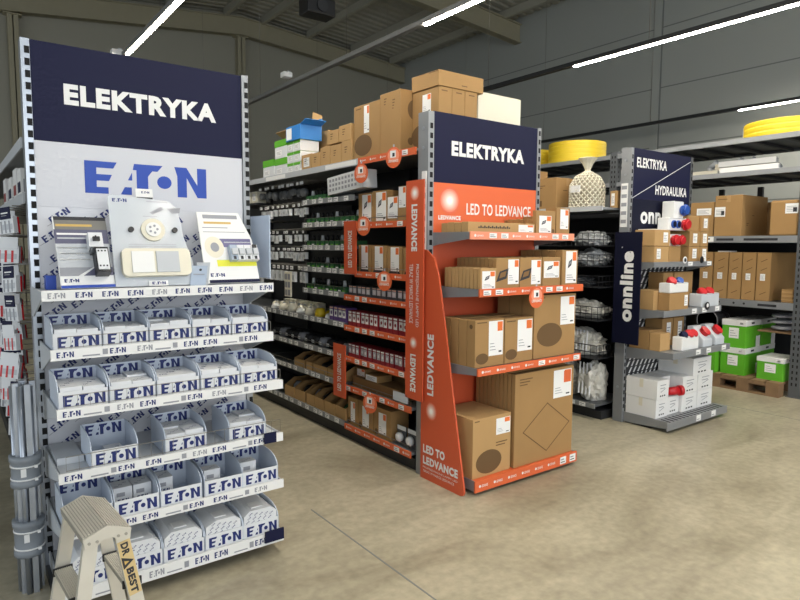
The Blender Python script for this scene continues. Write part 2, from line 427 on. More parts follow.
# shelves: (lip z0, lip z1, front y, x0)
ES = [(1.273, 1.315, 2.735, 0.295), (1.033, 1.077, 2.745, 0.318), (0.816, 0.858, 2.645, 0.318), (0.559, 0.600, 2.650, 0.315), (0.327, 0.368, 2.650, 0.315), (0.058, 0.112, 2.655, 0.315)]
for n, (z0, z1, y, x0) in enumerate(ES):
    mb = MB(); mb.box(x0+0.012, 1.258, y+0.014, 3.098, z1-0.03, z1-0.012, 'grey_light')
    for xa in (x0, 1.260):
        mb.prism([(y+0.008, z1-0.03), (y+0.008, z1-0.004), (3.098, z1-0.004), (3.098, z1-0.13), (3.05, z1-0.13)], 0, xa, xa+0.006, 'grey_light')
    sh = mb.build('shelf', G1)
    mb = MB(); mb.box(x0, 1.268, y, y+0.010, z0, z1, 'white'); f = FF(y)
    h = (z1-z0)*0.52; zc = z0+(z1-z0)*0.24; u = x0+0.02; i = 0
    while u < 1.20:
        if n == 0 or i % 3 != 1: put_logo(mb, f, u, u+0.062, zc, zc+h, 'logo_dark_blue' if (i+n) % 4 else 'ink_grey')
        elif i % 3 == 1: mb.rect(f, u-0.015, u+0.05, zc-0.002, zc+0.004, 'ink_grey', 0.001); mb.rect(f, u+0.06, u+0.08, zc, zc+h, 'ink_grey', 0.001)
        u += 0.098 if n == 0 else 0.088+0.02*((i+n) % 2); i += 1
    mb.build('price_strip', sh)
    if n in (1, 2, 3):                                             # low wire fence behind the strip
        mb = MB(); xa, xb, ht = (x0+0.03, 1.262, 0.048 if n < 3 else 0.06); yy = y+0.018
        for hz in (0.004, ht): mb.bar((xa, yy, z1+hz), (xb, yy, z1+hz), 0.0024, 0.0024, 'wire')
        u = xa
        while u <= xb+0.001: mb.bar((u, yy, z1), (u, yy, z1+ht), 0.0013, 0.0013, 'wire', (0, 1, 0)); u += (xb-xa)/20
        mb.build('wire_fence', sh)
mb = MB(); mb.box(1.165, 1.262, 2.640, 2.648, 0.075, 0.130, 'navy'); tg = tag(mb.build('price_tag_holder', loc=(1.21, 2.644, 0.1)), 'dark navy flap clipped at the right end of the lowest strip', 'tag')
mb = MB(); mb.box(1.165, 1.225, 2.632, 2.640, 0.565, 0.615, 'navy'); tag(mb.build('price_tag_holder', loc=(1.19, 2.636, 0.59)), 'small navy flap near the right end of the half-empty bin shelf', 'tag')

# bins
def make_bin(x0, x1, yf, yb, z, hf=0.072, hb=0.128):
    w = x1-x0; t = 0.004
    root = bpy.data.objects.new('cardboard_bin', None); COL.objects.link(root); root.location = ((x0+x1)/2, yf, z); WP[root.name] = Vector(root.location)
    mb = MB(); mb.box(x0+t, x1-t, yf+t, yb-t, z, z+t, 'pale_blue'); mb.box(x0+t, x1-t, yb-t, yb, z, z+hb, 'pale_blue'); mb.build('tray', root)
    d = yb-yf
    prof = [(yf, z), (yb, z), (yb, z+hb), (yf+d*0.42, z+hb)]+[(yf+d*0.42*math.cos(a)*0.98+0.002, z+hf+(hb-hf)*math.sin(a)) for a in (PI/2*0.75, PI/2*0.5, PI/2*0.25)]
    prof = [(yf, z), (yb, z), (yb, z+hb)]+[(yf+d*0.5*(1-math.sin(a)), z+hf+(hb-hf)*(math.cos(a))) for a in (0, PI/8, PI/4, 3*PI/8, PI/2)]
    for xa in (x0, x1-t):
        mb = MB(); mb.prism(prof, 0, xa, xa+t, 'pale_blue'); mb.build('side_panel', root)
    mb = MB(); mb.box(x0, x1, yf, yf+t, z, z+hf, 'white_card'); fp = mb.build('front_panel', root)
    mb = MB(); put_logo(mb, FF(yf), x0+w*0.10, x1-w*0.06, z+hf*0.16, z+hf*0.80, 'logo_dark_blue'); mb.build('printed_logo', fp)
    mb = MB(); put_logo(mb, FF(yb-t), x0+w*0.10, x1-w*0.10, z+hb*0.58, z+hb*0.94, 'logo_dark_blue', 0.001); mb.build('back_logo', root)
    return root
def clone(o, loc, rotz=None):
    """a copy of a thing with copies of its parts and sub-parts"""
    r = o.copy(); COL.objects.link(r); r.location = loc
    for k in ('label', 'group'):
        if k in r: del r[k]
    if rotz is not None: r.rotation_euler[2] = rotz
    WP[r.name] = Vector(loc)
    for ch in list(o.children):
        c = ch.copy(); COL.objects.link(c); c.parent = r
        for g in list(ch.children):
            d = g.copy(); COL.objects.link(d); d.parent = c
    return r
BIN0 = make_bin(0.33, 0.512, 2.775, 3.00, 1.066)
def small_box(w, d, h, m='white_card'):
    mb = MB(); mb.box(-w/2, w/2, -d/2, d/2, 0, h, m); f = FF(-d/2)
    mb.rect(f, -w*0.35, w*0.1, h*0.55, h*0.75, 'ink_grey', 0.0006); put_logo(mb, f, -w*0.3, w*0.3, h*0.18, h*0.42, 'logo_dark_blue', 0.0006)
    ft = (Vector((0, 0, h)), Vector((1, 0, 0)), Vector((0, 1, 0)), Vector((0, 0, 1)))
    for i in range(3): put_logo(mb, ft, -w*0.4+i*w*0.26, -w*0.4+i*w*0.26+w*0.2, -d*0.3+i*d*0.2, -d*0.3+i*d*0.2+d*0.08, 'logo_dark_blue', 0.0006)
    o = mb.build('product_carton', loc=(0, 0, 0)); return o
CART = {}
def put_small(w, d, h, x, y, z, label, group, rz=0.0):
    k = (w, d, h)
    if k not in CART: CART[k] = small_box(w, d, h); o = CART[k]
    else: o = CART[k].copy(); COL.objects.link(o)
    o.location = (x, y, z); o.rotation_euler = (0, 0, rz)
    tag(o, label, 'box', group); return o
POS5 = ['leftmost', 'second from left', 'middle', 'second from right', 'rightmost']
ROW = ['top bin shelf', 'second bin shelf', 'third bin shelf', 'fourth bin shelf', 'lowest bin shelf']
first = [True]
def place_bin(x, y, z, label, group):
    if first[0]: b = BIN0; first[0] = False
    else: b = clone(BIN0, (0, 0, 0))
    b.location = (x, y, z); tag(b, label, 'bin', group); return b
BW = 0.182
def fill(i, r, x, y, z, cols, h, d=0.19, rows=1):
    w = (BW-0.018)/cols
    for c in range(cols):
        for q in range(rows):
            dd = d/rows; side = ['left', 'right'][c] if cols == 2 else ''
            dep = '' if rows == 1 else [' front', ' back'][q]
            put_small(round(w-0.003, 4), round(dd-0.004, 4), round(h-0.004*((i+c+q) % 3), 4), x-BW/2+0.009+w*(c+0.5), y+0.010+dd*(q+0.5), z+0.0045,
                      'small white carton, %s%s in %s bin of %s' % (side, dep, POS5[i], ROW[r]), 'cartons in the blue-lettered bins', rnd.uniform(-0.015, 0.015))
for r, (zl, yf, xs) in enumerate([(ES[1][1]-0.011, 2.775, [0.42, 0.606, 0.791, 0.977, 1.163]), (ES[2][1]-0.011, 2.678, [0.418, 0.604, 0.79, 0.977, 1.163])]):
    for i, x in enumerate(xs):
        place_bin(x, yf, zl, 'white bin with blue lettering full of cartons, %s on the %s' % (POS5[i], ROW[r]), 'blue-lettered bins')
        hs_ = [0.082, 0.084, 0.088, 0.086, 0.086][i]
        if (r, i) in ((0, 2), (1, 1)): fill(i, r, x, yf, zl, 2, hs_, rows=2)
        else: fill(i, r, x, yf, zl, 2 if (r, i) != (1, 2) else 1, hs_)
zl, yf = ES[3][1]-0.011, 2.682
for i, x in ((0, 0.527), (2, 0.818), (4, 1.103)):
    place_bin(x, yf, zl, {0: 'nearly empty blue-lettered bin at the left of the gappy wire-fenced shelf', 2: 'blue-lettered bin with white boxes, middle one of three on the gappy shelf', 4: 'blue-lettered bin with white boxes at the right end of the gappy shelf'}[i], 'blue-lettered bins')
    if i: fill(i, 2, x, yf, zl, 2, 0.084, rows=2)
    else: put_small(0.07, 0.12, 0.03, x+0.02, yf+0.12, zl+0.0045, 'flat white carton lying low in the nearly empty bin', 'cartons in the blue-lettered bins')
mb = MB(); mb.box(0.33, 0.43, 2.80, 3.06, zl, zl+0.02, 'grey_light'); mb.box(0.33, 0.43, 2.80, 2.805, zl+0.02, zl+0.03, 'grey_light'); tag(mb.build('plastic_tray', loc=(0.38, 2.93, zl)), 'shallow grey tray left of the nearly empty bin', 'tray')
zl, yf = ES[4][1]-0.011, 2.682
for i, x in enumerate([0.42, 0.606, 0.792, 0.984, 1.163]):
    place_bin(x, yf, zl, 'blue-lettered bin holding few boxes, %s on the %s' % (POS5[i], ROW[3]), 'blue-lettered bins')
    if i == 1:
        put_small(0.075, 0.09, 0.088, x-0.035, yf+0.14, zl+0.0045, 'white carton leaning left in the second bin of the fourth bin shelf', 'cartons in the blue-lettered bins')
        put_small(0.075, 0.09, 0.088, x+0.045, yf+0.14, zl+0.0045, 'white carton at the right in the second bin of the fourth bin shelf', 'cartons in the blue-lettered bins')
    elif i == 2: put_small(0.075, 0.09, 0.088, x-0.045, yf+0.15, zl+0.0045, 'white carton at the left of the middle bin of the fourth bin shelf', 'cartons in the blue-lettered bins')
    elif i > 2: put_small(0.075, 0.06, 0.092, x-0.03, yf+0.10, zl+0.0045, 'single white carton in the %s bin of the fourth bin shelf' % POS5[i], 'cartons in the blue-lettered bins')
zl, yf = ES[5][1]-0.011, 2.682
for i, x in enumerate([0.43, 0.613, 0.797, 0.981, 1.163]):
    place_bin(x, yf, zl, 'blue-lettered bin with a patterned carton, %s on the %s' % (POS5[i], ROW[4]), 'blue-lettered bins')
    w, d, h = 0.165, 0.195, 0.125
    mb = MB(); x0, x1, y0, y1, z = x-w/2, x+w/2, yf+0.008, yf+0.008+d, zl+0.0045
    poly = [(x0, z), (x1, z), (x1, z+h*0.8), (x1-0.03, z+h), (x0+0.03+0.02*(i % 2), z+h), (x0, z+h*0.82)]
    mb.prism(poly, 1, y0, y1, 'white_card'); f = FF(y0)
    for a in range(6):
        for b in range(3):
            u, v = x0+0.012+a*0.026+b*0.008, z+0.066+b*0.018-(0.004*a)
            if u < x1-0.02: put_logo(mb, f, u, u+0.018, v, v+0.006, 'logo_dark_blue', 0.0008, 0.6)
    mb.box(x0+0.05, x1-0.06, y0+0.03, y0+0.09, z+h, z+h+0.004, 'white')
    o = mb.build('patterned_carton', loc=(x, yf+0.1, z)); tag(o, 'torn-topped white carton with tiny blue pattern, lowest bin shelf, %s' % POS5[i], 'box', 'patterned cartons')

# displays on the top shelf
zt = ES[0][1]-0.012
def board(name, x0, x1, y, z0, h, ang, m, skew=0.0):
    fr = tilt(FF(0), ((x0+x1)/2, y, z0), ang); w = (x1-x0)/2
    return fr, w
def plate(mb, fr, pts, t, m):
    o, U, V, N = fr; A = [o+U*u+V*v for u, v in pts]; B = [p-N*t for p in A]; k = mb.mi(m)
    a = [mb.bm.verts.new(p) for p in A]; b = [mb.bm.verts.new(p) for p in B]; n = len(a)
    for f in [mb.bm.faces.new(a), mb.bm.faces.new(list(reversed(b)))]+[mb.bm.faces.new((a[i], b[i], b[(i+1) % n], a[(i+1) % n])) for i in range(n)]: f.material_index = k
# left board with motor starter
T = thing('product_display_board', (0.46, 2.80, zt), 'slanted grey and white leaflet board with a black motor starter, at left', 'display', 'boards on the top shelf')
fr = tilt(FF(0), (0.472, 2.865, zt+0.010), 0.38); fr = (fr[0], fr[1], (fr[2]-fr[1]*0.03).normalized()*1.08, fr[3])
mb = MB(); plate(mb, fr, [(-0.090, 0), (0.118, 0), (0.118, 0.30), (-0.090, 0.30)], 0.006, 'white')
for r_ in ((-0.090, 0.118, 0.0, 0.012, 'logo_blue'), (-0.085, 0.118, 0.285, 0.30, 'ink'), (-0.085, 0.118, 0.245, 0.285, 'board_grey'), (-0.090, 0.118, 0.185, 0.245, 'board_slate'), (-0.090, 0.118, 0.085, 0.185, 'grey_light'), (-0.08, 0.09, 0.165, 0.170, 'white'), (-0.08, 0.06, 0.14, 0.146, 'white'), (-0.08, 0.07, 0.115, 0.121, 'white')):
    mb.rect(fr, *r_[:4], r_[4], 0.0008)
mb.decal(fr, [(-0.088, 0.05), (-0.02, 0.05), (0.04, 0.085), (-0.088, 0.085)], 'ink_grey', 0.001); mb.decal(fr, [(0.0, 0.05), (0.118, 0.05), (0.118, 0.085), (0.05, 0.085)], 'board_slate', 0.001)
mb.rect(fr, -0.08, 0.06, 0.258, 0.268, 'gold', 0.0012); mb.rect(fr, -0.08, 0.09, 0.222, 0.230, 'white', 0.0012); mb.rect(fr, -0.08, 0.05, 0.205, 0.211, 'grey_light', 0.0012)
put_logo(mb, fr, -0.075, -0.02, 0.024, 0.038, 'logo_dark_blue', 0.0012); mb.build('board', T)
def on(fr, u0, u1, v0, v1, d0, d1):
    o, U, V, N = fr; M = Matrix((U, V, N)).transposed().to_4x4(); M.translation = o
    return (u0, u1, v0, v1, d0, d1), M
mb = MB()
for (a, m_) in (((0.045, 0.098, 0.045, 0.15, 0.0, 0.06), 'black_plastic'), ((0.05, 0.093, 0.055, 0.14, 0.06, 0.068), 'white_card'), ((0.03, 0.085, 0.155, 0.215, 0.0, 0.05), 'white_card'), ((0.035, 0.08, 0.135, 0.16, 0.0, 0.04), 'steel_dark')):
    b, M = on(fr, *a); mb.box(*b, m_, M)
st = mb.build('motor_starter', T)
mb = MB()
for i in range(3):
    for v in (0.066, 0.128): b, M = on(fr, 0.054+i*0.013, 0.060+i*0.013, v, v+0.006, 0.068, 0.070); mb.box(*b, 'ink', M)
mb.build('screw_terminals', st)
mb = MB(); b, M = on(fr, 0.045, 0.072, 0.178, 0.194, 0.05, 0.062); mb.box(*b, 'black_plastic', M); b, M = on(fr, 0.055, 0.06, 0.194, 0.20, 0.05, 0.058); mb.box(*b, 'black_plastic', M); mb.build('rotary_switch', st)
mb = MB(); mb.box(0.340, 0.378, 2.97, 3.03, zt+0.0005, zt+0.060, 'logo_blue'); tag(mb.build('small_blue_box', loc=(0.36, 3.0, zt)), 'small blue box behind the left leaflet board', 'box')
# middle clear display with emergency lamp
T = thing('blister_display_board', (0.745, 2.80, zt), 'large clear plastic display with a round sensor and a white lamp, in the middle', 'display', 'boards on the top shelf')
fr = tilt(FF(0), (0.762, 2.86, zt+0.010), 0.27); fr = (fr[0], fr[1]*1.04, fr[2]*1.05, fr[3])
pts = [(-0.165, 0), (0.165, 0), (0.165, 0.10)]+[(0.165-0.055*(1-math.cos(a))-0.03, 0.22+0.16*math.sin(a)) for a in (0, 0.4, 0.8, 1.2, 1.5)]+[(-0.150, 0.40), (-0.165, 0.385)]
mb = MB(); plate(mb, fr, pts, 0.004, 'acrylic'); plate(mb, (fr[0]-fr[3]*0.012, fr[1], fr[2], fr[3]), [(-0.15, 0.005), (0.15, 0.005), (0.12, 0.36), (-0.14, 0.37)], 0.003, 'grey_light')
put_logo(mb, fr, -0.148, -0.09, 0.368, 0.383, 'logo_dark_blue', 0.001); mb.rect(fr, -0.01, 0.08, 0.372, 0.376, 'ink_grey', 0.001); mb.rect(fr, -0.03, 0.03, 0.305, 0.309, 'ink_grey', 0.001)
mb.decal(fr, [(0.0, 0.325), (0.05, 0.352), (0.062, 0.340), (0.012, 0.315)], 'ink_grey', 0.001); mb.decal(fr, [(0.075, 0.345), (0.135, 0.35), (0.128, 0.325), (0.095, 0.322)], 'ink_grey', 0.001)
for v in (0.18, 0.17): mb.rect(fr, -0.10, 0.10, v, v+0.003, 'ink_grey', 0.001)
mb.build('clear_board', T)
def disc_on(mb, fr, u, v, r, d0, d1, m, n=24):
    o, U, V, N = fr; p = o+U*u+V*v; mb.tube(p+N*d0, p+N*d1, r, m, n)
mb = MB(); disc_on(mb, fr, 0.005, 0.245, 0.052, 0, 0.012, 'cream', 28); disc_on(mb, fr, 0.005, 0.245, 0.033, 0.012, 0.018, 'white', 24); sd = mb.build('round_detector', T)
mb = MB()
for a in range(5): disc_on(mb, fr, 0.005+0.016*math.cos(a*1.257), 0.245+0.016*math.sin(a*1.257), 0.0055, 0.018, 0.0195, 'ink_grey', 10)
mb.build('vent_hole', sd)
for u in (-0.085, 0.098):
    mb = MB(); disc_on(mb, fr, u, 0.245, 0.012, 0, 0.014, 'black_plastic', 14); mb.build('push_stud', T)
pl = []
for (cx, cy, a0) in ((0.125, 0.135, 0), (-0.115, 0.135, PI/2), (-0.115, 0.06, PI), (0.125, 0.06, 1.5*PI)): pl += [(cx+0.022*math.cos(a0+q*PI/8), cy+0.022*math.sin(a0+q*PI/8)) for q in range(5)]
mb = MB(); plate(mb, (fr[0]+fr[3]*0.03, fr[1], fr[2], fr[3]), pl, 0.03, 'cream'); lm = mb.build('emergency_lamp', T)
mb = MB(); plate(mb, (fr[0]+fr[3]*0.036, fr[1], fr[2], fr[3]), [(0.0, 0.052), (0.095, 0.052), (0.095, 0.143), (0.0, 0.143)], 0.006, 'grey_light'); plate(mb, (fr[0]+fr[3]*0.036, fr[1], fr[2], fr[3]), [(-0.10, 0.052), (-0.01, 0.052), (-0.01, 0.143), (-0.10, 0.143)], 0.006, 'white'); mb.build('lamp_lens', lm)
mb = MB(); plate(mb, (fr[0]+fr[3]*0.01, fr[1], fr[2], fr[3]), [(-0.035, -0.002), (0.045, -0.002), (0.045, 0.02), (-0.035, 0.02)], 0.004, 'white'); put_logo(mb, (fr[0]+fr[3]*0.011, fr[1], fr[2], fr[3]), -0.022, 0.034, 0.003, 0.015, 'logo_dark_blue', 0.0005); mb.build('brand_tab', T)
mb = MB(); plate(mb, tilt(FF(0), (0.745, 2.985, zt+0.39), 0.25), [(-0.03, 0), (0.045, 0), (0.045, 0.06), (-0.03, 0.06)], 0.004, 'white'); f2 = tilt(FF(0), (0.745, 2.985, zt+0.39), 0.25); mb.rect(f2, -0.028, 0.043, 0.0, 0.02, 'ink', 0.001); put_logo(mb, f2, -0.005, 0.03, 0.038, 0.048, 'logo_dark_blue', 0.001); mb.build('top_card', T)
# right board with breakers
T = thing('breaker_display_board', (1.11, 2.80, zt), 'slanted cream board with yellow band and a row of breakers, at right', 'display', 'boards on the top shelf')
fr = tilt(FF(0), (1.120, 2.865, zt+0.012), 0.36); fr = (fr[0], fr[1]*1.05, (fr[2]-fr[1]*0.03).normalized()*1.10, fr[3])
mb = MB(); plate(mb, fr, [(-0.125, 0), (0.13, 0), (0.13, 0.20), (0.085, 0.33), (-0.115, 0.33)], 0.006, 'white')
for r_ in ((-0.11, 0.13, 0.0, 0.014, 'navy'), (-0.09, 0.075, 0.30, 0.318, 'ink_grey'), (-0.09, 0.04, 0.275, 0.285, 'gold'), (-0.10, 0.02, 0.255, 0.259, 'ink_grey'), (-0.10, 0.10, 0.235, 0.238, 'ink_grey'), (-0.03, 0.12, 0.165, 0.205, 'slate_violet'), (-0.06, 0.13, 0.075, 0.105, 'yellow_hi'), (-0.01, 0.12, 0.185, 0.191, 'grey_light')): mb.rect(fr, *r_[:4], r_[4], 0.0008)
put_logo(mb, fr, -0.10, -0.035, 0.028, 0.044, 'logo_dark_blue', 0.001); mb.disc(fr, -0.06, 0.165, 0.045, 0.05, 'cream', 0.0009); mb.disc(fr, -0.058, 0.165, 0.02, 0.022, 'ink_grey', 0.0012); mb.build('board', T)
for i in range(4):
    mb = MB(); u = 0.0+i*0.034
    b, M = on(fr, u, u+0.032, 0.095, 0.165, 0, 0.035); mb.box(*b, 'white_card' if i else 'acrylic_blue', M); b, M = on(fr, u+0.004, u+0.028, 0.118, 0.145, 0.035, 0.05); mb.box(*b, 'grey_light', M); b, M = on(fr, u+0.010, u+0.022, 0.098, 0.112, 0.035, 0.037); mb.box(*b, 'ink', M); mb.build('circuit_breaker', T)
mb = MB(); b, M = on(fr, 0.108, 0.128, 0.15, 0.165, 0.036, 0.042); mb.box(*b, 'black_plastic', M); mb.build('rotary_knob', T)
# leaflets between
T = thing('leaflet_holder', (0.940, 2.83, zt), 'pale blue leaflets propped between the clear display and the cream board', 'leaflet')
f2 = tilt(FF(0), (0.940, 2.83, zt+0.006), 0.25); f2 = (f2[0], (f2[1]-Vector((0, 0.5, 0))).normalized(), (f2[2]+f2[1]*0.2).normalized(), f2[3])
mb = MB(); plate(mb, f2, [(-0.04, 0), (0.03, 0), (0.03, 0.095), (-0.04, 0.095)], 0.003, 'acrylic_blue'); mb.rect(f2, -0.03, 0.02, 0.05, 0.056, 'ink_grey', 0.001); mb.disc(f2, 0.0, 0.075, 0.006, 0.006, 'ink', 0.001); mb.build('leaflet', T)
mb = MB(); plate(mb, (f2[0]+Vector((0.020, 0.026, 0)), f2[1], f2[2], f2[3]), [(-0.03, 0), (0.03, 0), (0.03, 0.11), (-0.03, 0.11)], 0.02, 'grey_light'); mb.build('holder', T)

# conduit bundle clamped beside the left stand
T = thing('conduit_bundle', (0.236, 3.0, 0), 'tall bundle of grey metal conduits held by grey pipe rings, left of the stand', 'pipes')
k = 0
for i, (dx, dy, h) in enumerate([(-0.037, 0.012, 0.90), (-0.027, -0.015, 0.915), (-0.012, -0.036, 0.905), (0.014, -0.036, 0.91), (0.026, -0.014, 0.90), (0.037, 0.010, 0.915), (-0.013, 0.010, 0.91), (0.012, 0.012, 0.905), (-0.025, 0.036, 0.9), (0.002, 0.038, 0.915)]):
    mb = MB(); x, y = 0.236+dx, 3.0+dy
    if i % 2: mb.box(x-0.011, x+0.011, y-0.009, y+0.009, 0, h, 'zinc')
    else: mb.tube((x, y, 0), (x, y, h), 0.0115, 'zinc', 12)
    mb.build('conduit', T)
for z0, z1 in ((0.47, 0.605), (0.165, 0.32)):
    mb = MB(); c = (0.236, 3.0, 0); r = 0.056
    mb.lathe(c, [(r-0.006, z0), (r+0.004, z0), (r+0.004, z0+0.02), (r, z0+0.025), (r, z1-0.03), (r+0.006, z1-0.024), (r+0.006, z1), (r-0.006, z1)], 'pvc_grey', 28); rg = mb.build('pipe_ring', T)
    for zz in (z0+0.035, z1-0.045):
        mb = MB(); mb.lathe(c, [(r+0.0005, zz-0.003), (r+0.003, zz-0.003), (r+0.003, zz+0.003), (r+0.0005, zz+0.003)], 'white', 28); mb.box(0.262, 0.274, 2.938, 2.949, zz-0.006, zz+0.006, 'white'); mb.bar((0.272, 2.95, zz), (0.285, 3.085, zz+0.004), 0.004, 0.003, 'white'); mb.build('cable_tie', rg)
    mb = MB(); mb.box(0.212, 0.232, 2.9425, 2.9440, z1-0.085, z1-0.05, 'white'); mb.build('sticker', rg)

# step ladder in front
LX, LY, LZ = 0.348, 2.096, 0.652
LAD = thing('step_ladder', (LX, LY, 0), 'small two-sided aluminium step ladder at the lower left corner', 'ladder')
HW = 0.068
for s in (-1, 1):
    mb = MB(); a = Vector((LX+s*0.0006, 0, LZ)); b = Vector((LX+s*HW, 0, LZ-0.024)); y0, y1 = LY-0.139, LY+0.139
    mb.prism([(a.x, a.z), (b.x, b.z), (b.x, b.z-0.014), (a.x, a.z-0.014)], 1, y0, y1, 'alu_dark')
    for i in range(9):
        p = a.lerp(b, (i+0.12)/9); q = a.lerp(b, (i+0.80)/9)
        mb.prism([(p.x, p.z-0.001), (q.x, q.z-0.001), (q.x, q.z+0.003), (p.x, p.z+0.003)], 1, y0+0.003, y1-0.003, 'alu')
    mb.build('top_platform', LAD)
for yy in (LY-0.146, LY+0.140):
    mb = MB(); mb.prism([(LX-HW, LZ-0.024), (LX, LZ+0.003), (LX+HW, LZ-0.024), (LX+HW-0.004, LZ-0.056), (LX+0.035, LZ-0.058), (LX+0.015, LZ-0.038), (LX-0.015, LZ-0.038), (LX-0.035, LZ-0.058), (LX-HW+0.004, LZ-0.056)], 1, yy, yy+0.006, 'alu')
    for u in (-0.052, -0.03, 0.03, 0.052): mb.tube((LX+u, yy-0.003, LZ-0.038), (LX+u, yy+0.009, LZ-0.038), 0.0045, 'alu_dark', 10)
    mb.build('hinge_plate', LAD)
def leg_pt(s, z): return LX+s*(0.036+(LZ-z)*0.165), z
LEGS = {}
for s in (-1, 1):
    for y in (LY-0.122, LY+0.122):
        x0, z0 = leg_pt(s, LZ-0.03); x1, z1 = leg_pt(s, 0.012); y1 = y+(0.03 if y > LY else -0.03)
        mb = MB(); mb.bar((x0, y, z0), (x1, y1, 0.012), 0.020, 0.040, 'alu', (0, 0, 1))
        lg = mb.build('leg', LAD); LEGS[(s, y > LY)] = (lg, (x0, y, z0), (x1, y1, 0.012))
        mb = MB(); mb.box(x1-0.016, x1+0.016, y1-0.026, y1+0.026, 0, 0.03, 'black_plastic'); mb.build('foot', lg)
    for z in (0.44, 0.22):
        xx, zz = leg_pt(s, z); hw = 0.098+0.03*(LZ-z)/LZ; xa, xb = sorted((xx+s*0.030, xx-s*0.022))
        mb = MB(); mb.box(xa, xb, LY-hw, LY+hw, zz-0.012, zz, 'alu_dark')
        for i in range(9): mb.box(xa+0.002+i*0.0054, xa+0.0058+i*0.0054, LY-hw+0.003, LY+hw-0.003, zz, zz+0.003, 'alu')
        sp = mb.build('step', LAD)
        for y in (LY-hw-0.002, LY+hw+0.002): mb = MB(); mb.box(xa-0.003, xb+0.003, y-0.003, y+0.003, zz-0.02, zz+0.005, 'black_plastic'); mb.build('step_clip', sp)
# name label on the right front leg
lg, p, q = LEGS[(1, False)]; p, q = Vector(p), Vector(q)
D = (q-p).normalized(); Nn = Vector((0, -1, 0)); Nn = (Nn-D*Nn.dot(D)).normalized(); fl_ = (p+Nn*0.0102, (-D).cross(Nn), -D, Nn)
mb = MB(); mb.rect(fl_, -0.019, 0.019, -0.215, -0.035, 'label_tan', 0.0005)
put_text(mb, fl_, 'DR', -0.011, 0.011, -0.083, -0.042, 'ink', 'down', 0.05, 0.001); put_text(mb, fl_, 'BEST', -0.011, 0.011, -0.210, -0.126, 'ink', 'down', 0.05, 0.001)
mb.decal(fl_, [(-0.017, -0.085), (-0.017, -0.125), (0.017, -0.105)], 'ink', 0.001); mb.decal(fl_, [(-0.011, -0.099), (-0.011, -0.112), (0.003, -0.105)], 'gold', 0.0014)
mb.build('name_label', lg)
LAD.rotation_euler[2] = 0.07; LAD.location.x -= 0.004

# left side of the same aisle block: shelves and hanging bags
A1 = thing('aisle_shelving', (0.6, 5.0, 0), 'long shelving run behind the left stand, seen edge-on at the left margin', 'shelving')
mb = MB(); mb.box(0.72, 0.75, 3.2, 7.2, 0.0, 2.2, 'steel_black'); mb.box(0.33, 0.72, 3.2, 7.2, 0.0, 0.10, 'steel_black'); mb.build('back_panel', A1)
for z in (1.96, 1.72):
    mb = MB(); mb.box(0.30, 0.72, 3.2, 7.2, z-0.03, z, 'steel'); mb.box(0.292, 0.300, 3.2, 7.2, z-0.045, z+0.004, 'grey_light'); mb.build('shelf', A1)
for y in (4.2, 5.2, 6.2):
    mb = MB(); mb.box(0.70, 0.76, y-0.03, y+0.03, 0, 2.2, 'steel'); mb.build('upright', A1)
LV = [(3.30, 1.99, 0.22), (3.75, 1.99, 0.20), (4.25, 1.99, 0.22)]
for i, (y, z, s) in enumerate([(3.40, 1.72, 0.13), (3.62, 1.72, 0.15), (3.9, 1.72, 0.13), (4.25, 1.72, 0.15)]):
    z += 0.001; mb = MB(); mb.box(0.305, 0.42, y, y+0.17, z, z+s, 'white'); mb.rect(FL(0.305), -y-0.15, -y-0.02, z+0.02, z+0.07, 'maroon' if i % 2 else 'navy', 0.001); mb.rect(FF(y), 0.315, 0.41, z+0.02, z+0.08, 'ink_grey', 0.001)
    tag(mb.build('white_product_box', loc=(0.36, y+0.08, z)), 'white box on the upper left shelf edge, %s from the left stand' % nth(i), 'box', 'boxes on the left edge shelf')
def hang_bag(card):
    root = bpy.data.objects.new('hanging_bag', None); COL.objects.link(root); WP[root.name] = Vector((0, 0, 0))
    mb = MB(); mb.box(-0.048, 0.048, -0.010, 0.010, -0.108, -0.030, 'white_card'); mb.rect(FF(-0.010), -0.04, 0.04, -0.09, -0.065, 'grey_light', 0.001)
    for i in range(3): mb.rect(FF(-0.010), -0.04+i*0.028, -0.03+i*0.028, -0.105, -0.05, 'red' if card == 'white_card' else 'ink_grey', 0.0012)
    mb.build('pouch', root)
    mb = MB(); w = 0.036 if card == 'navy' else 0.044; mb.box(-w, w, -0.014, -0.010, -0.042, 0.012, card)
    if card == 'navy': mb.rect(FF(-0.014), -0.024, 0.024, -0.018, -0.012, 'white', 0.001); mb.rect(FF(-0.014), -0.024, 0.014, -0.028, -0.025, 'ink_grey', 0.001)
    mb.build('header_card', root)
    mb = MB(); mb.box(-0.05, 0.05, 0.012, 0.018, -0.106, -0.035, 'red'); mb.build('red_insert', root)
    return root
HB = [hang_bag('navy'), hang_bag('white_card')]; used = [False, False]
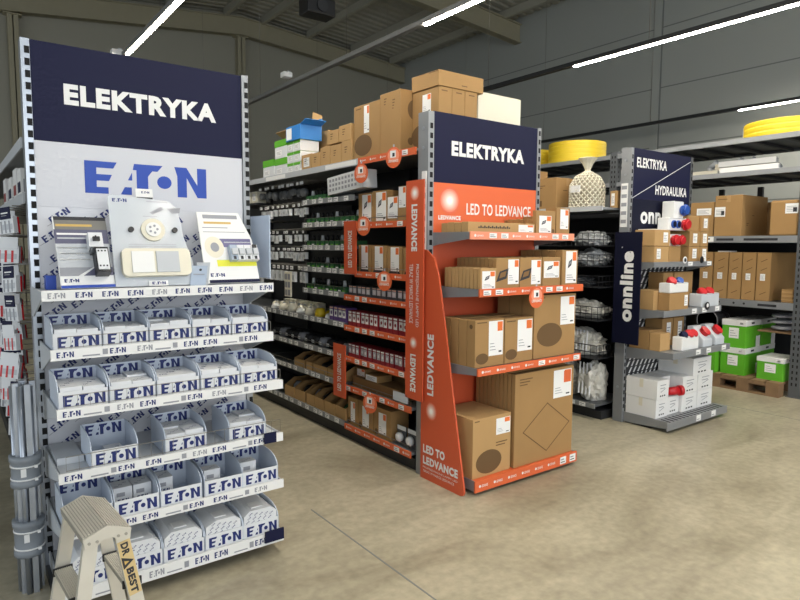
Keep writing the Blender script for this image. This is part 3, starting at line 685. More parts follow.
for r_, z in enumerate((1.65, 1.515, 1.38, 1.245, 1.11, 0.975, 0.84, 0.70)):
    for c_, y in enumerate((3.35, 3.52, 3.72, 3.95, 4.2, 4.5)):
        k = 0 if (r_*5+c_*3) % 7 < 4 else 1
        b = clone(HB[k], (0, 0, 0)) if used[k] else HB[k]; used[k] = True
        x = 0.245+rnd.uniform(-0.02, 0.02)+0.008*c_
        b.location = (x, y+0.03*(r_ % 2), z); b.rotation_euler = (rnd.uniform(-0.1, 0.1), rnd.uniform(-0.10, 0.10), rnd.uniform(-1.1, -0.3))
        tag(b, '%s bag at left margin, %s row down, %s hook back' % (['navy-headed', 'white red-striped'][k], nth(r_), nth(c_)), 'bag', 'hanging bags at the left margin')
    for y in (3.35, 3.52, 3.72, 3.95, 4.2, 4.5): mb = MB(); mb.tube((0.26, y+0.03*(r_ % 2), z+0.021), (0.719, y+0.03*(r_ % 2), z+0.021), 0.003, 'wire', 6); mb.build('hook', A1)
# ------------------------------------------------------------------ cartons with printed labels
def print_label(mb, fr, u0, u1, v0, v1, kind='orange', lift=0.001):
    mb.rect(fr, u0, u1, v0, v1, 'paper', lift); w, h = u1-u0, v1-v0; e = lift+0.0004
    if kind == 'orange':
        mb.rect(fr, u0+w*0.60, u1-w*0.04, v1-h*0.30, v1-h*0.03, 'label_orange', e)
        for i in range(3): mb.rect(fr, u0+w*0.08, u0+w*(0.5-0.06*i), v0+h*(0.16+i*0.09), v0+h*(0.18+i*0.09), 'ink_grey', e)
        mb.rect(fr, u0+w*0.7, u0+w*0.9, v0+h*0.08, v0+h*0.13, 'ink', e)
    elif kind == 'picture':
        mb.rect(fr, u0+w*0.62, u1-w*0.04, v1-h*0.30, v1-h*0.03, 'label_orange', e)
        c, d = u0+w*0.38, v0+h*0.60; a, b = w*0.20, h*0.14
        mb.decal(fr, [(c-a, d-b), (c+a*0.6, d-b*0.3), (c+a, d+b*1.2), (c-a*0.5, d+b*0.5)], 'ink', e)
        mb.decal(fr, [(c-a*0.6, d-b*0.4), (c+a*0.35, d), (c+a*0.6, d+b*0.8), (c-a*0.3, d+b*0.3)], 'ink_grey', e+0.0003)
        for i in range(3): mb.rect(fr, u0+w*0.1, u0+w*(0.8-0.1*i), v0+h*(0.10+i*0.07), v0+h*(0.12+i*0.07), 'ink_grey', e)
        mb.rect(fr, u0+w*0.75, u0+w*0.92, v0+h*0.06, v0+h*0.11, 'ink', e)
    else:
        for i in range(4): mb.rect(fr, u0+w*0.1, u0+w*(0.85-0.12*(i % 3)), v0+h*(0.2+i*0.16), v0+h*(0.25+i*0.16), 'ink_grey', e)
        if kind == 'code': mb.rect(fr, u0+w*0.6, u0+w*0.9, v0+h*0.15, v0+h*0.6, 'ink', e)
def carton(x0, x1, y0, y1, z0, z1, label, group=None, m='cardboard', name='carton', cat='box', labels=(), extra=None, tape=None, bevel=0.003):
    """labels: (face, u0, u1, v0, v1, kind) with u, v as fractions of the face"""
    mb = MB(); mb.box(x0, x1, y0, y1, z0, z1, m)
    o = mb.build(name, loc=ctr(x0, x1, y0, y1, z0), bevel=bevel); tag(o, label, cat, group)
    def face(F):
        return (FF(y0), x0, x1-x0) if F == 'F' else (FL(x0), -y1, y1-y0)
    for (F, a, b, c, d, kind) in labels:
        fr, U0, W = face(F); mb = MB(); print_label(mb, fr, U0+W*a, U0+W*b, z0+(z1-z0)*c, z0+(z1-z0)*d, kind); mb.build('printed_label', o)
    if extra:
        for (F, fn) in extra:
            fr, U0, W = face(F); mb = MB(); fn(mb, fr, U0, W, z0, z1-z0); mb.build('printed_mark', o)
    if tape:
        mb = MB(); xm = (x0+x1)/2; ym = (y0+y1)/2; t = 0.022
        if tape == 'y':
            mb.box(xm-t, xm+t, y0-0.0008, y1+0.0008, z1-0.07, z1+0.0008, 'tape')
        else: mb.box(x0-0.0008, x1+0.0008, ym-t, ym+t, z1-0.07, z1+0.0008, 'tape')
        mb.build('packing_tape', o)
    return o
def spot_fn(u, v, ru, rv=None, m='print_brown'):
    return lambda mb, fr, U0, W, z0, H: mb.disc(fr, U0+W*u, z0+H*v, ru, rv or ru, m, 0.001, 28)
def lines_fn(u, v, n=3, w=0.08):
    def f(mb, fr, U0, W, z0, H):
        for i in range(n): mb.rect(fr, U0+W*u, U0+W*u+w*(1-0.2*i), z0+H*v-i*0.018, z0+H*v-i*0.018+0.007, 'print_brown', 0.001)
    return f
def ring_fn(u, v, r, s):
    def f(mb, fr, U0, W, z0, H):
        c, d = U0+W*u, z0+H*v; P = [(c+r, d), (c, d+s), (c-r, d), (c, d-s)]; Q = [(c+r*0.95, d), (c, d+s*0.95), (c-r*0.95, d), (c, d-s*0.95)]
        for i in range(4): j = (i+1) % 4; mb.decal(fr, [P[i], P[j], Q[j], Q[i]], 'print_brown', 0.001)
    return f
def rhomb_fn(u, v, s):
    def f(mb, fr, U0, W, z0, H):
        c, d = U0+W*u, z0+H*v
        mb.decal(fr, [(c-s, d-s*0.7), (c+s*0.6, d-s*0.35), (c+s, d+s*0.8), (c-s*0.45, d+s*0.45)], 'ink', 0.001)
        mb.decal(fr, [(c-s*0.55, d-s*0.3), (c+s*0.4, d-s*0.1), (c+s*0.6, d+s*0.5), (c-s*0.3, d+s*0.3)], 'cardboard_dark', 0.0014)
    return f

# ------------------------------------------------------------------ middle stand, orange
G2 = thing('lamp_gondola', (2.95, 3.05, 0), 'tall shop stand with navy header and orange lamp-brand panels', 'shelving', 'end-of-aisle stands')
def deep_post(x0, x1, y0, y1, z1, parent, m='steel'):
    mb = MB(); mb.box(x0, x1, y0, y1, 0, z1, m); f = FF(y0); z = 0.12; w = x1-x0
    while z < z1-0.05: mb.rect(f, x0+w*0.3, x0+w*0.8, z, z+0.034, 'slot_black', 0.001); z += 0.06
    for z in (z1-0.10, z1-0.22, z1-1.1, 0.3): mb.tube((x0-0.004, y0+0.05, z), (x0, y0+0.05, z), 0.011, 'zinc', 10)
    return mb.build('upright', parent)
PL = deep_post(2.436, 2.482, 3.0, 3.10, 2.325, G2); deep_post(3.438, 3.475, 3.0, 3.10, 2.335, G2)
mb = MB(); mb.box(2.430, 2.4355, 3.012, 3.055, 1.40, 1.96, 'white')
for i in range(7): mb.rect(FL(2.430), -3.050, -3.017, 1.44+i*0.07, 1.475+i*0.07, 'ink_grey', 0.001)
mb.build('price_list_sticker', PL)
mb = MB(); mb.box(2.482, 3.438, 3.004, 3.014, 1.895, 2.33, 'navy'); hs = mb.build('header_sign', G2)
mb = MB(); put_text(mb, FF(3.004), 'ELEKTRYKA', 2.630, 3.305, 2.070, 2.163, 'white', bold=0.05); mb.build('lettering', hs)
mb = MB(); mb.box(2.482, 3.438, 3.004, 3.014, 1.56, 1.894, 'orange'); hs = mb.build('brand_sign', G2)
mb = MB(); put_text(mb, FF(3.004), 'LED TO LEDVANCE', 2.765, 3.385, 1.700, 1.775, 'white', bold=0.02); mb.build('lettering', hs)
mb = MB(); sun(mb, FF(3.004), 2.618, 1.785, 0.085, ru=0.088); mb.build('printed_logo', hs); mb = MB(); put_text(mb, FF(3.004), 'LEDVANCE', 2.525, 2.715, 1.662, 1.690, 'white', bold=0.05); mb.build('lettering', hs)
mb = MB(); mb.box(2.482, 3.438, 3.006, 3.016, 0.08, 1.56, 'orange_deep'); mb.build('back_panel', G2)
# run of the aisle: spine, backs coloured black for the shade under the shelves, base, decks
mb = MB(); mb.box(2.93, 2.96, 3.03, 8.5, 0.02, 2.09, 'steel_black'); mb.box(2.46, 3.43, 3.14, 8.5, 0.0, 0.075, 'steel_black'); mb.build('spine_panel', G2)
BAYY = [3.82, 4.655, 5.49, 6.33, 7.17, 8.0]
for y in BAYY:
    mb = MB(); mb.box(2.90, 2.929, y-0.02, y+0.02, 0.076, 2.085, 'steel_black'); mb.build('bay_post', G2)
def strip_pattern(mb, fr, u0, u1, z0, z1, style, seed=0):
    r = random.Random(seed); u = u0+0.02; h = z1-z0
    while u < u1-0.05:
        if style == 'orange':
            if r.random() < 0.62:
                mb.disc(fr, u+0.008, z0+h*0.5, 0.009, 0.009, 'white', 0.001, 10); put_text(mb, fr, 'LEDVANCE', u+0.022, u+0.075, z0+h*0.36, z0+h*0.62, 'white', bold=0.02, lift=0.001); u += 0.125
            else:
                mb.rect(fr, u, u+0.062, z0+h*0.12, z0+h*0.9, 'paper', 0.0012); mb.rect(fr, u+0.006, u+0.04, z0+h*0.55, z0+h*0.68, 'ink_grey', 0.0016); mb.rect(fr, u+0.006, u+0.05, z0+h*0.28, z0+h*0.38, 'ink', 0.0016); u += 0.10
        else:
            mb.rect(fr, u, u+0.066, z0+h*0.10, z0+h*0.92, 'paper', 0.0012); mb.rect(fr, u+0.006, u+0.05, z0+h*0.55, z0+h*0.7, 'ink_grey', 0.0016); mb.rect(fr, u+0.01, u+0.03, z0+h*0.25, z0+h*0.38, 'ink_grey', 0.0016); u += r.choice((0.085, 0.11, 0.15))
def aisle_shelf(y0, y1, zlip, style, seed, x=2.42, lip=0.042, depth=0.47, fence=0.0, parent=None):
    mb = MB(); mb.box(x+0.012, x+depth, y0+0.006, y1-0.006, zlip-0.006, zlip+0.012, 'steel_dark' if style != 'orange' else 'steel'); 
    sh = mb.build('aisle_shelf', parent or G2)
    mb = MB(); mb.box(x, x+0.010, y0+0.002, y1-0.002, zlip-lip/2, zlip+lip/2, 'orange' if style == 'orange' else 'steel'); strip_pattern(mb, FL(x), -y1+0.01, -y0-0.01, zlip-lip/2, zlip+lip/2, style, seed); mb.build('price_strip', sh)
    if fence:
        mb = MB(); mb.bar((x+0.018, y0+0.02, zlip+fence), (x+0.018, y1-0.02, zlip+fence), 0.004, 0.004, 'wire'); n = 5
        for i in range(n): yy = y0+0.02+(y1-y0-0.04)*i/(n-1); mb.bar((x+0.018, yy, zlip+0.01), (x+0.018, yy, zlip+fence), 0.003, 0.003, 'wire', (0, 1, 0))
        mb.build('wire_rail', sh)
    return sh
B0 = (3.14, 3.80)
for i, (z, st, fe) in enumerate([(1.640, 'orange', 0.05), (1.286, 'orange', 0.05), (1.105, 'orange', 0), (0.874, 'orange', 0), (0.637, 'orange', 0), (0.412, 'orange', 0.05), (0.108, 'orange', 0.05)]):
    aisle_shelf(B0[0], 3.83 if z > 1.2 else 3.98, z, st, 10+i, fence=fe)
for i, z in enumerate((1.845, 1.660, 1.476, 1.298, 1.120)): aisle_shelf(3.835 if z > 1.2 else 3.985, 4.65, z, 'grey', 30+i, fence=0.055 if i else 0)
for i, z in enumerate((0.89, 0.645, 0.425, 0.122)):
    aisle_shelf(3.985, 4.65, z, 'grey', 50+i, fence=0.05 if 0 < i < 3 else 0); aisle_shelf(4.655, 5.485, z, 'grey', 60+i, fence=0.05 if 0 < i < 3 else 0); aisle_shelf(5.49, 6.32, z, 'grey', 70+i); aisle_shelf(6.33, 7.16, z, 'grey', 80+i)
# top deck across both sides
mb = MB(); mb.box(2.432, 3.45, 3.11, 8.4, 2.092, 2.11, 'steel'); td = mb.build('top_deck', G2)
mb = MB(); mb.box(2.42, 2.431, 3.11, 3.78, 2.072, 2.118, 'orange'); strip_pattern(mb, FL(2.42), -3.77, -3.12, 2.074, 2.116, 'orange', 3); mb.build('price_strip', td)
mb = MB(); mb.box(2.42, 2.431, 3.785, 8.4, 2.072, 2.118, 'grey_light'); mb.rect(FL(2.42), -4.25, -3.80, 2.078, 2.112, 'paper', 0.001); mb.rect(FL(2.42), -5.35, -4.95, 2.078, 2.112, 'paper', 0.001); mb.build('price_strip', td)
# front shelves
LS = [(1.535, 1.582, 2.660), (1.200, 1.246, 2.575), (0.730, 0.777, 2.578), (0.022, 0.092, 2.585)]
for n, (z0, z1, y) in enumerate(LS):
    mb = MB(); mb.box(2.490, 3.428, y+0.012, 3.003, z1-0.03, z1-0.006, 'orange' if n == 3 else 'steel_dark')
    for xa in (2.484, 3.428):
        mb.prism([(y+0.006, z0+0.004), (y+0.006, z1-0.002), (3.002, z1-0.002), (3.002, z0-0.04 if n < 3 else z0), (2.95, z0-0.03 if n < 3 else z0)], 0, xa, xa+0.006, 'steel')
    sh = mb.build('shelf', G2)
    mb = MB(); mb.box(2.480, 3.436, y-0.004, y+0.006, z0, z1, 'orange_pale' if n == 0 else 'orange'); strip_pattern(mb, FF(y-0.004), 2.49, 3.43, z0+0.004, z1-0.004, 'orange', n+1); mb.build('price_strip', sh)
mb = MB(); mb.box(2.50, 3.42, 2.70, 3.0, 0, 0.02, 'steel_black'); mb.build('plinth', G2)
# orange side panel standing on the floor
mb = MB(); poly = [(3.030, 0.0), (2.645, 0.0), (2.622, 0.008), (2.612, 0.03), (2.72, 0.57), (2.80, 0.99), (2.87, 1.32), (2.915, 1.42), (2.985, 1.47), (3.030, 1.475)]
mb.prism([(y, z) for y, z in poly], 0, 2.418, 2.430, 'orange_deep'); sp = mb.build('side_panel', G2)
mb = MB(); f = FL(2.418)
put_text(mb, f, 'LEDVANCE', -2.968, -2.905, 0.555, 0.945, 'white', 'up', 0.045); mb.build('lettering', sp)
mb = MB(); sun(mb, f, -2.925, 0.455, 0.060, ru=0.055); mb.build('printed_logo', sp)
for tx, u1, v0, v1, bo in (('LED TO', -2.79, 0.172, 0.228, 0.05), ('LEDVANCE', -2.668, 0.098, 0.152, 0.05), ('PROFESJONALNE LAMPY LED', -2.67, 0.068, 0.084, 0.0), ('TERAZ W MARCE LEDVANCE', -2.70, 0.045, 0.060, 0.0)):
    mb = MB(); put_text(mb, f, tx, -3.003, u1, v0, v1, 'white', bold=bo); mb.build('lettering', sp)
# flags on the aisle face
mb = MB(); mb.box(2.392, 2.400, 2.985, 3.165, 0.505, 1.905, 'orange_deep'); fp = mb.build('flag_sign', G2)
mb = MB(); f = FL(2.392)
sun(mb, f, -3.075, 1.825, 0.050, ru=0.050); mb.build('printed_logo', fp); mb = MB(); sun(mb, f, -3.08, 0.875, 0.042, ru=0.042); mb.build('printed_logo', fp)
for tx, a, b, c, d, bo in (('LEDVANCE', -3.108, -3.048, 1.46, 1.755, 0.05), ('PROFESJONALNE LAMPY LED', -3.065, -3.028, 0.98, 1.38, 0.0), ('TERAZ W MARCE LEDVANCE', -3.125, -3.088, 1.0, 1.38, 0.0), ('LEDVANCE', -3.112, -3.054, 0.555, 0.80, 0.05)):
    mb = MB(); put_text(mb, f, tx, a, b, c, d, 'white', 'down', bo); mb.build('lettering', fp)
for (y0, y1, z0, z1) in ((3.765, 3.93, 1.285, 1.672), (3.918, 4.095, 0.332, 0.742)):
    mb = MB(); mb.box(2.392, 2.400, y0, y1, z0, z1, 'orange_deep'); fp = mb.build('flag_sign', G2)
    mb = MB(); put_text(mb, FL(2.392), 'LED TO LEDVANCE', -(y0+y1)/2-0.025, -(y0+y1)/2+0.030, z0+0.05, z1-0.07, 'white', 'up', 0.03); mb.build('lettering', fp)
mb = MB(); mb.box(2.392, 2.399, 3.14, 3.30, 0.46, 0.52, 'acrylic'); mb.build('strip_end_cap', G2)
# round shelf talkers
def talker(x, y, z, rz, label):
    t = thing('shelf_talker', (x, y, z), label, 'price tag', 'round orange shelf talkers'); 
    mb = MB(); mb.tube((0, 0.001, 0), (0, -0.001, 0), 0.068, 'orange', 24); f = FF(-0.0012); mb.disc(f, 0, 0.012, 0.05, 0.045, 'orange_pale', 0.0005); mb.rect(f, -0.028, 0.022, 0.0, 0.045, 'paper', 0.001); mb.rect(f, -0.008, 0.012, 0.006, 0.03, 'ink', 0.0014); put_text(mb, f, 'LEDVANCE', -0.045, 0.045, -0.03, -0.014, 'white', bold=0.02, lift=0.0014)
    for v in mb.bm.verts: pass
    L = wpos(t); M = Matrix.Rotation(rz, 4, 'Z')
    for v in mb.bm.verts: v.co = L+(M @ v.co)
    mb.build('disc', t)
    mb = MB(); mb.box(-0.006, 0.006, 0.001, 0.003, 0.05, 0.085, 'acrylic')
    for v in mb.bm.verts: v.co = L+(M @ v.co)
    mb.build('clip', t)
R90 = -1.36
talker(2.395, 3.70, 2.003, R90, 'round orange talker hanging from the top shelf edge beside the white carton')
talker(2.395, 3.31, 2.070, R90, 'round orange talker under the big cartons on the top shelf edge')
talker(2.388, 3.66, 1.632, R90, 'round orange talker just right of the upper small orange flag')
talker(2.395, 3.41, 1.255, R90, 'round orange talker halfway down the aisle side, left of the tall flag')
talker(2.385, 3.57, 0.372, R90, 'round orange talker low on the aisle side above the lowest cartons')
talker(2.965, 2.565, 1.178, 0.0, 'round orange talker on the front of the orange stand under the picture cartons')

# goods on the orange front shelves
def row(x0, x1, z0, z1, yf, th, n, what, where, labels=(), extra=None, m='cardboard', y_back=2.995, zs=0.0):
    for i in range(n):
        y0 = yf+i*th
        if y0+th > y_back+0.001: break
        carton(x0, x1, y0, y0+th-(0.005 if th < 0.3 else 0.002), z0, z1-(0.004 if i % 2 else 0)-(zs if i else 0), '%s, %s from the front, %s' % (what, nth(i), where), 'cartons on the orange stand', m, labels=labels if i == 0 else (), extra=extra if i == 0 else None, bevel=0.002)
Z = 1.5775
row(2.492, 3.075, Z, 1.640, 2.690, 0.062, 4, 'long flat carton', 'top shelf left', [('F', 0.74, 0.98, 0.12, 0.85, 'orange')], [('F', lambda mb, fr, U0, W, z0, H: [mb.rect(fr, U0+W*(0.14+i*0.028), U0+W*(0.16+i*0.028), z0+H*0.42, z0+H*(0.56+0.1*(i % 2)), 'ink', 0.001) for i in range(17)])], 'cardboard_light')
row(3.088, 3.278, Z, 1.728, 2.690, 0.036, 8, 'picture-label carton', 'top shelf second row', [('F', 0.15, 0.78, 0.05, 0.78, 'picture')], [('F', spot_fn(0.88, 0.13, 0.014))], zs=0.052)
row(3.288, 3.424, Z, 1.752, 2.690, 0.10, 3, 'taller carton', 'top shelf right end', [('F', 0.28, 0.90, 0.20, 0.95, 'orange')], zs=0.05)
Z = 1.2415
row(2.520, 2.648, Z, 1.366, 2.605, 0.033, 10, 'small slim carton', 'second shelf left', [('F', 0.08, 0.92, 0.02, 0.86, 'picture')], None, 'cardboard_light')
row(2.662, 2.862, Z, 1.424, 2.620, 0.036, 10, 'brown carton with tile drawing', 'second shelf, second row', [('F', 0.50, 0.98, 0.12, 0.95, 'orange')], [('F', rhomb_fn(0.27, 0.42, 0.055))])
row(2.870, 3.074, Z, 1.424, 2.620, 0.036, 10, 'brown carton with tile drawing', 'second shelf, middle row', [('F', 0.50, 0.94, 0.08, 0.92, 'orange')], [('F', rhomb_fn(0.26, 0.42, 0.055))])
row(3.082, 3.256, Z, 1.426, 2.620, 0.036, 10, 'brown carton with low label', 'second shelf, fourth row', [('F', 0.06, 0.92, 0.28, 0.86, 'picture')])
row(3.264, 3.424, Z, 1.472, 2.612, 0.062, 6, 'tall carton', 'second shelf right end', [('F', 0.22, 0.92, 0.05, 0.97, 'picture')])
Z = 0.7725
row(2.492, 2.734, Z, 1.058, 2.615, 0.075, 4, 'square brown carton', 'third shelf left', [('F', 0.46, 0.96, 0.22, 0.96, 'orange')], [('F', spot_fn(0.24, 0.18, 0.052, 0.033)), ('F', lines_fn(0.06, 0.93, 1)), ('L', spot_fn(0.5, 0.86, 0.014))])
row(2.742, 2.996, Z, 1.052, 2.615, 0.075, 4, 'square brown carton', 'third shelf second row', [('F', 0.44, 0.97, 0.24, 0.95, 'orange')], [('F', spot_fn(0.23, 0.19, 0.052, 0.033)), ('F', lines_fn(0.05, 0.92, 1))])
row(3.006, 3.420, Z, 1.182, 2.615, 0.11, 3, 'large flat carton', 'third shelf right', [('F', 0.62, 0.97, 0.50, 0.96, 'orange')], [('F', spot_fn(0.37, 0.36, 0.125, 0.078)), ('F', lines_fn(0.05, 0.95, 1))])
Z = 0.0875
row(2.496, 2.822, Z, 0.455, 2.625, 0.345, 1, 'deep carton with brown oval', 'bottom shelf left', [('F', 0.60, 0.98, 0.66, 0.94, 'orange')], [('F', spot_fn(0.42, 0.24, 0.11, 0.074)), ('F', lines_fn(0.60, 0.52, 2, 0.10)), ('F', lines_fn(0.04, 0.95, 1, 0.04))], 'cardboard_light')
row(2.842, 3.416, Z, 0.692, 2.612, 0.036, 10, 'big flat panel carton', 'bottom shelf right', [('F', 0.64, 0.96, 0.66, 0.97, 'orange')], [('F', ring_fn(0.54, 0.36, 0.235, 0.165)), ('F', lines_fn(0.07, 0.93, 3, 0.12)), ('F', lambda mb, fr, U0, W, z0, H: mb.rect(fr, U0+W*0.82, U0+W*0.95, z0+H*0.82, z0+H*0.95, 'orange', 0.0018))])

# cartons on top of the middle run
ZT = 2.1105
carton(2.470, 2.90, 3.575, 3.91, ZT, 2.502, 'large carton with brown circle and white label on the orange stand roof', 'cartons on the middle roof', labels=[('L', 0.40, 0.60, 0.48, 0.97, 'orange')], extra=[('L', spot_fn(0.36, 0.27, 0.115, 0.075)), ('L', lines_fn(0.08, 0.93, 1, 0.07))])
carton(2.468, 2.90, 3.335, 3.570, ZT, 2.528, 'taller carton with side circle, right against the labelled roof carton', 'cartons on the middle roof', labels=(), extra=[('F', spot_fn(0.30, 0.70, 0.07)), ('F', spot_fn(0.2, 0.2, 0.025)), ('L', lines_fn(0.62, 0.85, 4, 0.03)), ('L', lines_fn(0.20, 0.9, 3, 0.03))])
for i in range(3):
    x0 = 2.562+i*0.112
    carton(x0, x0+0.110, 3.055, 3.328, ZT, 2.505, '%s big slab carton standing under the flat carton on the roof' % ['left', 'middle', 'right'][i], 'cartons on the middle roof', labels=[('L', 0.40, 0.72, 0.62, 0.92, 'orange')] if i == 0 else (), extra=[('L', spot_fn(0.36, 0.26, 0.105, 0.075)), ('F', lines_fn(0.2, 0.93, 1, 0.05))] if i == 0 else [('F', lines_fn(0.3, 0.93, 1, 0.05))])
carton(2.555, 2.945, 3.050, 3.328, 2.5065, 2.605, 'flat carton lying across the slab cartons, highest on the roof', 'cartons on the middle roof', tape=None, extra=[('F', lines_fn(0.5, 0.2, 1, 0.05)), ('L', lines_fn(0.65, 0.9, 1, 0.09))])
carton(2.955, 3.375, 3.11, 3.50, ZT, 2.540, 'pale grey foam block box behind the middle navy header', 'cartons on the middle roof', m='cream')
for i, (y0, y1, z0, z1) in enumerate([(3.93, 4.07, 0, 0.165), (4.075, 4.24, 0, 0.155), (4.245, 4.40, 0, 0.16), (4.55, 4.72, 0, 0.135), (4.405, 4.545, 0, 0.13), (3.94, 4.11, 0.166, 0.285), (4.115, 4.29, 0.166, 0.27)]):
    carton(2.46, 2.66, y0, y1, ZT+z0, ZT+z1, 'small tan carton in the pile left of the large roof cartons, %s' % ['nearest low one', 'second low one', 'third low one', 'farthest with white label', 'fourth low one', 'near upper one', 'far upper one'][i], 'small tan cartons on the roof', m='cardboard_light', extra=[('L', lines_fn(0.3, 0.7, 3, 0.04))], labels=[('L', 0.2, 0.8, 0.25, 0.8, 'plain')] if i == 3 else ())
def gw(y0, y1, z0, z1, label):
    h = z1-z0; o = carton(2.46, 2.62, y0, y1, z0, z1, label, 'green and white cartons on the roof', m='white_card', labels=[('L', 0.15, 0.6, 0.15, 0.45, 'plain')])
    mb = MB(); mb.box(2.4585, 2.6215, y0-0.0015, y1+0.0015, z1-h*0.36, z1+0.0015, 'green'); mb.build('green_lid', o)
gw(5.26, 5.50, ZT, ZT+0.165, 'green-topped white carton at the far left end of the roof pile')
gw(5.00, 5.24, ZT, ZT+0.155, 'lower green-topped carton in the tall far stack on the roof'); gw(5.00, 5.24, ZT+0.157, ZT+0.315, 'upper green-topped carton in the tall far stack on the roof')
for r_ in range(3):
    for c_ in range(2):
        y0 = 4.745+c_*0.125
        o = carton(2.46, 2.64, y0, y0+0.120, ZT+r_*0.092, ZT+r_*0.092+0.09, 'flat white carton under the blue box, %s layer, %s' % (['bottom', 'middle', 'top'][r_], ['right', 'left'][c_]), 'white cartons under the blue box', m='white_card', labels=[('L', 0.2, 0.8, 0.2, 0.7, 'plain')])
        mb = MB(); mb.box(2.4588, 2.64, y0+0.001, y0+0.119, ZT+r_*0.092+0.068, ZT+r_*0.092+0.0905, 'green'); mb.build('green_band', o)
T = thing('open_blue_box', (2.55, 4.86, ZT+0.278), 'open sky-blue carton with raised flaps on the green and white pile', 'box')
mb = MB(); mb.box(2.45, 2.66, 4.73, 4.735, ZT+0.278, ZT+0.40, 'blue'); mb.box(2.45, 2.66, 4.985, 4.99, ZT+0.278, ZT+0.40, 'blue'); mb.box(2.45, 2.455, 4.735, 4.985, ZT+0.278, ZT+0.40, 'blue'); mb.box(2.655, 2.66, 4.735, 4.985, ZT+0.278, ZT+0.40, 'blue'); mb.box(2.455, 2.655, 4.735, 4.985, ZT+0.278, ZT+0.284, 'blue'); mb.rect(FL(2.45), -4.98, -4.88, ZT+0.29, ZT+0.385, 'paper', 0.001); mb.build('body', T)
for (p, q, w) in (((2.555, 4.73, ZT+0.40), (2.555, 4.64, ZT+0.43), 0.20), ((2.658, 4.86, ZT+0.40), (2.672, 4.86, ZT+0.47), 0.24)):
    mb = MB(); mb.bar(p, q, w, 0.004, 'blue'); mb.build('flap', T)
T = thing('open_brown_carton', (2.85, 5.25, ZT), 'tall open brown carton with flaps up behind the green cartons', 'box')
mb = MB(); z1 = ZT+0.40; mb.box(2.68, 3.10, 5.00, 5.006, ZT, z1, 'cardboard'); mb.box(2.68, 3.10, 5.514, 5.52, ZT, z1, 'cardboard'); mb.box(2.68, 2.686, 5.006, 5.514, ZT, z1, 'cardboard'); mb.box(3.094, 3.10, 5.006, 5.514, ZT, z1, 'cardboard'); mb.box(2.686, 3.094, 5.006, 5.514, ZT, ZT+0.006, 'cardboard'); mb.build('body', T)
for (p, q, w) in (((2.68, 5.26, z1), (2.60, 5.26, z1+0.045), 0.5), ((2.89, 5.52, z1), (2.89, 5.66, z1-0.01), 0.40)):
    mb = MB(); mb.bar(p, q, w, 0.005, 'cardboard'); mb.build('flap', T)
T = thing('open_tan_carton', (2.85, 4.98, ZT), 'open tan carton with one tall flap behind the blue box', 'box')
mb = MB(); z1 = ZT+0.37; mb.box(2.70, 3.0, 4.68, 4.686, ZT, z1, 'cardboard_light'); mb.box(2.70, 3.0, 4.974, 4.98, ZT, z1, 'cardboard_light'); mb.box(2.70, 2.706, 4.686, 4.974, ZT, z1, 'cardboard_light'); mb.box(2.994, 3.0, 4.686, 4.974, ZT, z1, 'cardboard_light'); mb.box(2.706, 2.994, 4.686, 4.974, ZT, ZT+0.006, 'cardboard_light'); mb.build('body', T)
mb = MB(); mb.bar((2.72, 4.93, z1), (2.76, 4.985, z1+0.19), 0.10, 0.005, 'cardboard_light', (0, 1, 0)); mb.build('flap', T)

# goods on the aisle side of the middle run, near bay
def pack(y0, y1, z, h, label, group, kind='orange', m='cardboard', x=2.452, d=0.16, extra=None, v=(0.06, 0.95), u=(0.3, 0.85)):
    return carton(x, x+d, y0, y1, z, z+h, label, group, m, labels=[('L', u[0], u[1], v[0], v[1], kind)], extra=extra)
z = 1.6535
GA = 'cartons on the near aisle bay'
pack(3.645, 3.822, z, 0.215, 'picture carton on the upper orange aisle shelf, left one of four', GA, 'picture', u=(0.28, 0.95))
pack(3.462, 3.638, z, 0.222, 'picture carton on the upper orange aisle shelf, second of four', GA, 'picture', u=(0.25, 0.95))
pack(3.335, 3.456, z, 0.175, 'lower carton on the upper orange aisle shelf, third of four', GA, 'picture', u=(0.02, 0.98), v=(0.15, 0.97))
pack(3.165, 3.330, z, 0.235, 'tallest carton on the upper orange aisle shelf, beside the tall flag', GA, 'orange', u=(0.02, 0.5), v=(0.4, 0.98))
z = 1.2995
for i, (a, b) in enumerate([(3.665, 3.822), (3.47, 3.655), (3.285, 3.46), (3.15, 3.275)]):
    pack(a, b, z, 0.20-0.006*i, 'carton with orange-cornered label on the second orange aisle shelf, %s from left' % nth(i), GA, 'orange', u=(0.25, 0.8), v=(0.12, 0.98), extra=[('L', lambda mb, fr, U0, W, z0, H: mb.decal(fr, [(U0+W*0.1, z0), (U0+W*0.9, z0), (U0+W*0.8, z0+H*0.14), (U0+W*0.2, z0+H*0.14)], 'ink', 0.0006))])
def bulb_box(w, h, d, c1, c2):
    mb = MB(); mb.box(0, d, -w/2, w/2, 0, h, c1); f = FL(0); mb.rect(f, -w*0.42, w*0.42, h*0.30, h*0.80, c2, 0.0008); mb.disc(f, 0, h*0.55, w*0.22, w*0.26, 'paper' if c2 != 'paper' else c1, 0.0012, 10); mb.rect(f, -w*0.42, w*0.42, h*0.86, h*0.97, 'paper' if c1 == 'maroon' else 'orange_faint', 0.0012)
    return mb.build('bulb_box', loc=(0, 0, 0))
BUL = {}
def bulbs(y0, y1, n, z, h, c1, c2, label, group, x=2.448, d=0.10):
    w = (y1-y0)/n
    for i in range(n):
        k = (round(w, 4), h, c1, c2)
        if k not in BUL: o = BUL[k] = bulb_box(w*0.86, h, d, c1, c2)
        else: o = BUL[k].copy(); COL.objects.link(o)
        o.location = (x+rnd.uniform(0, 0.012), y1-w*(i+0.5), z); tag(o, '%s, %s from left' % (label, nth(i)), 'bulb box', group)
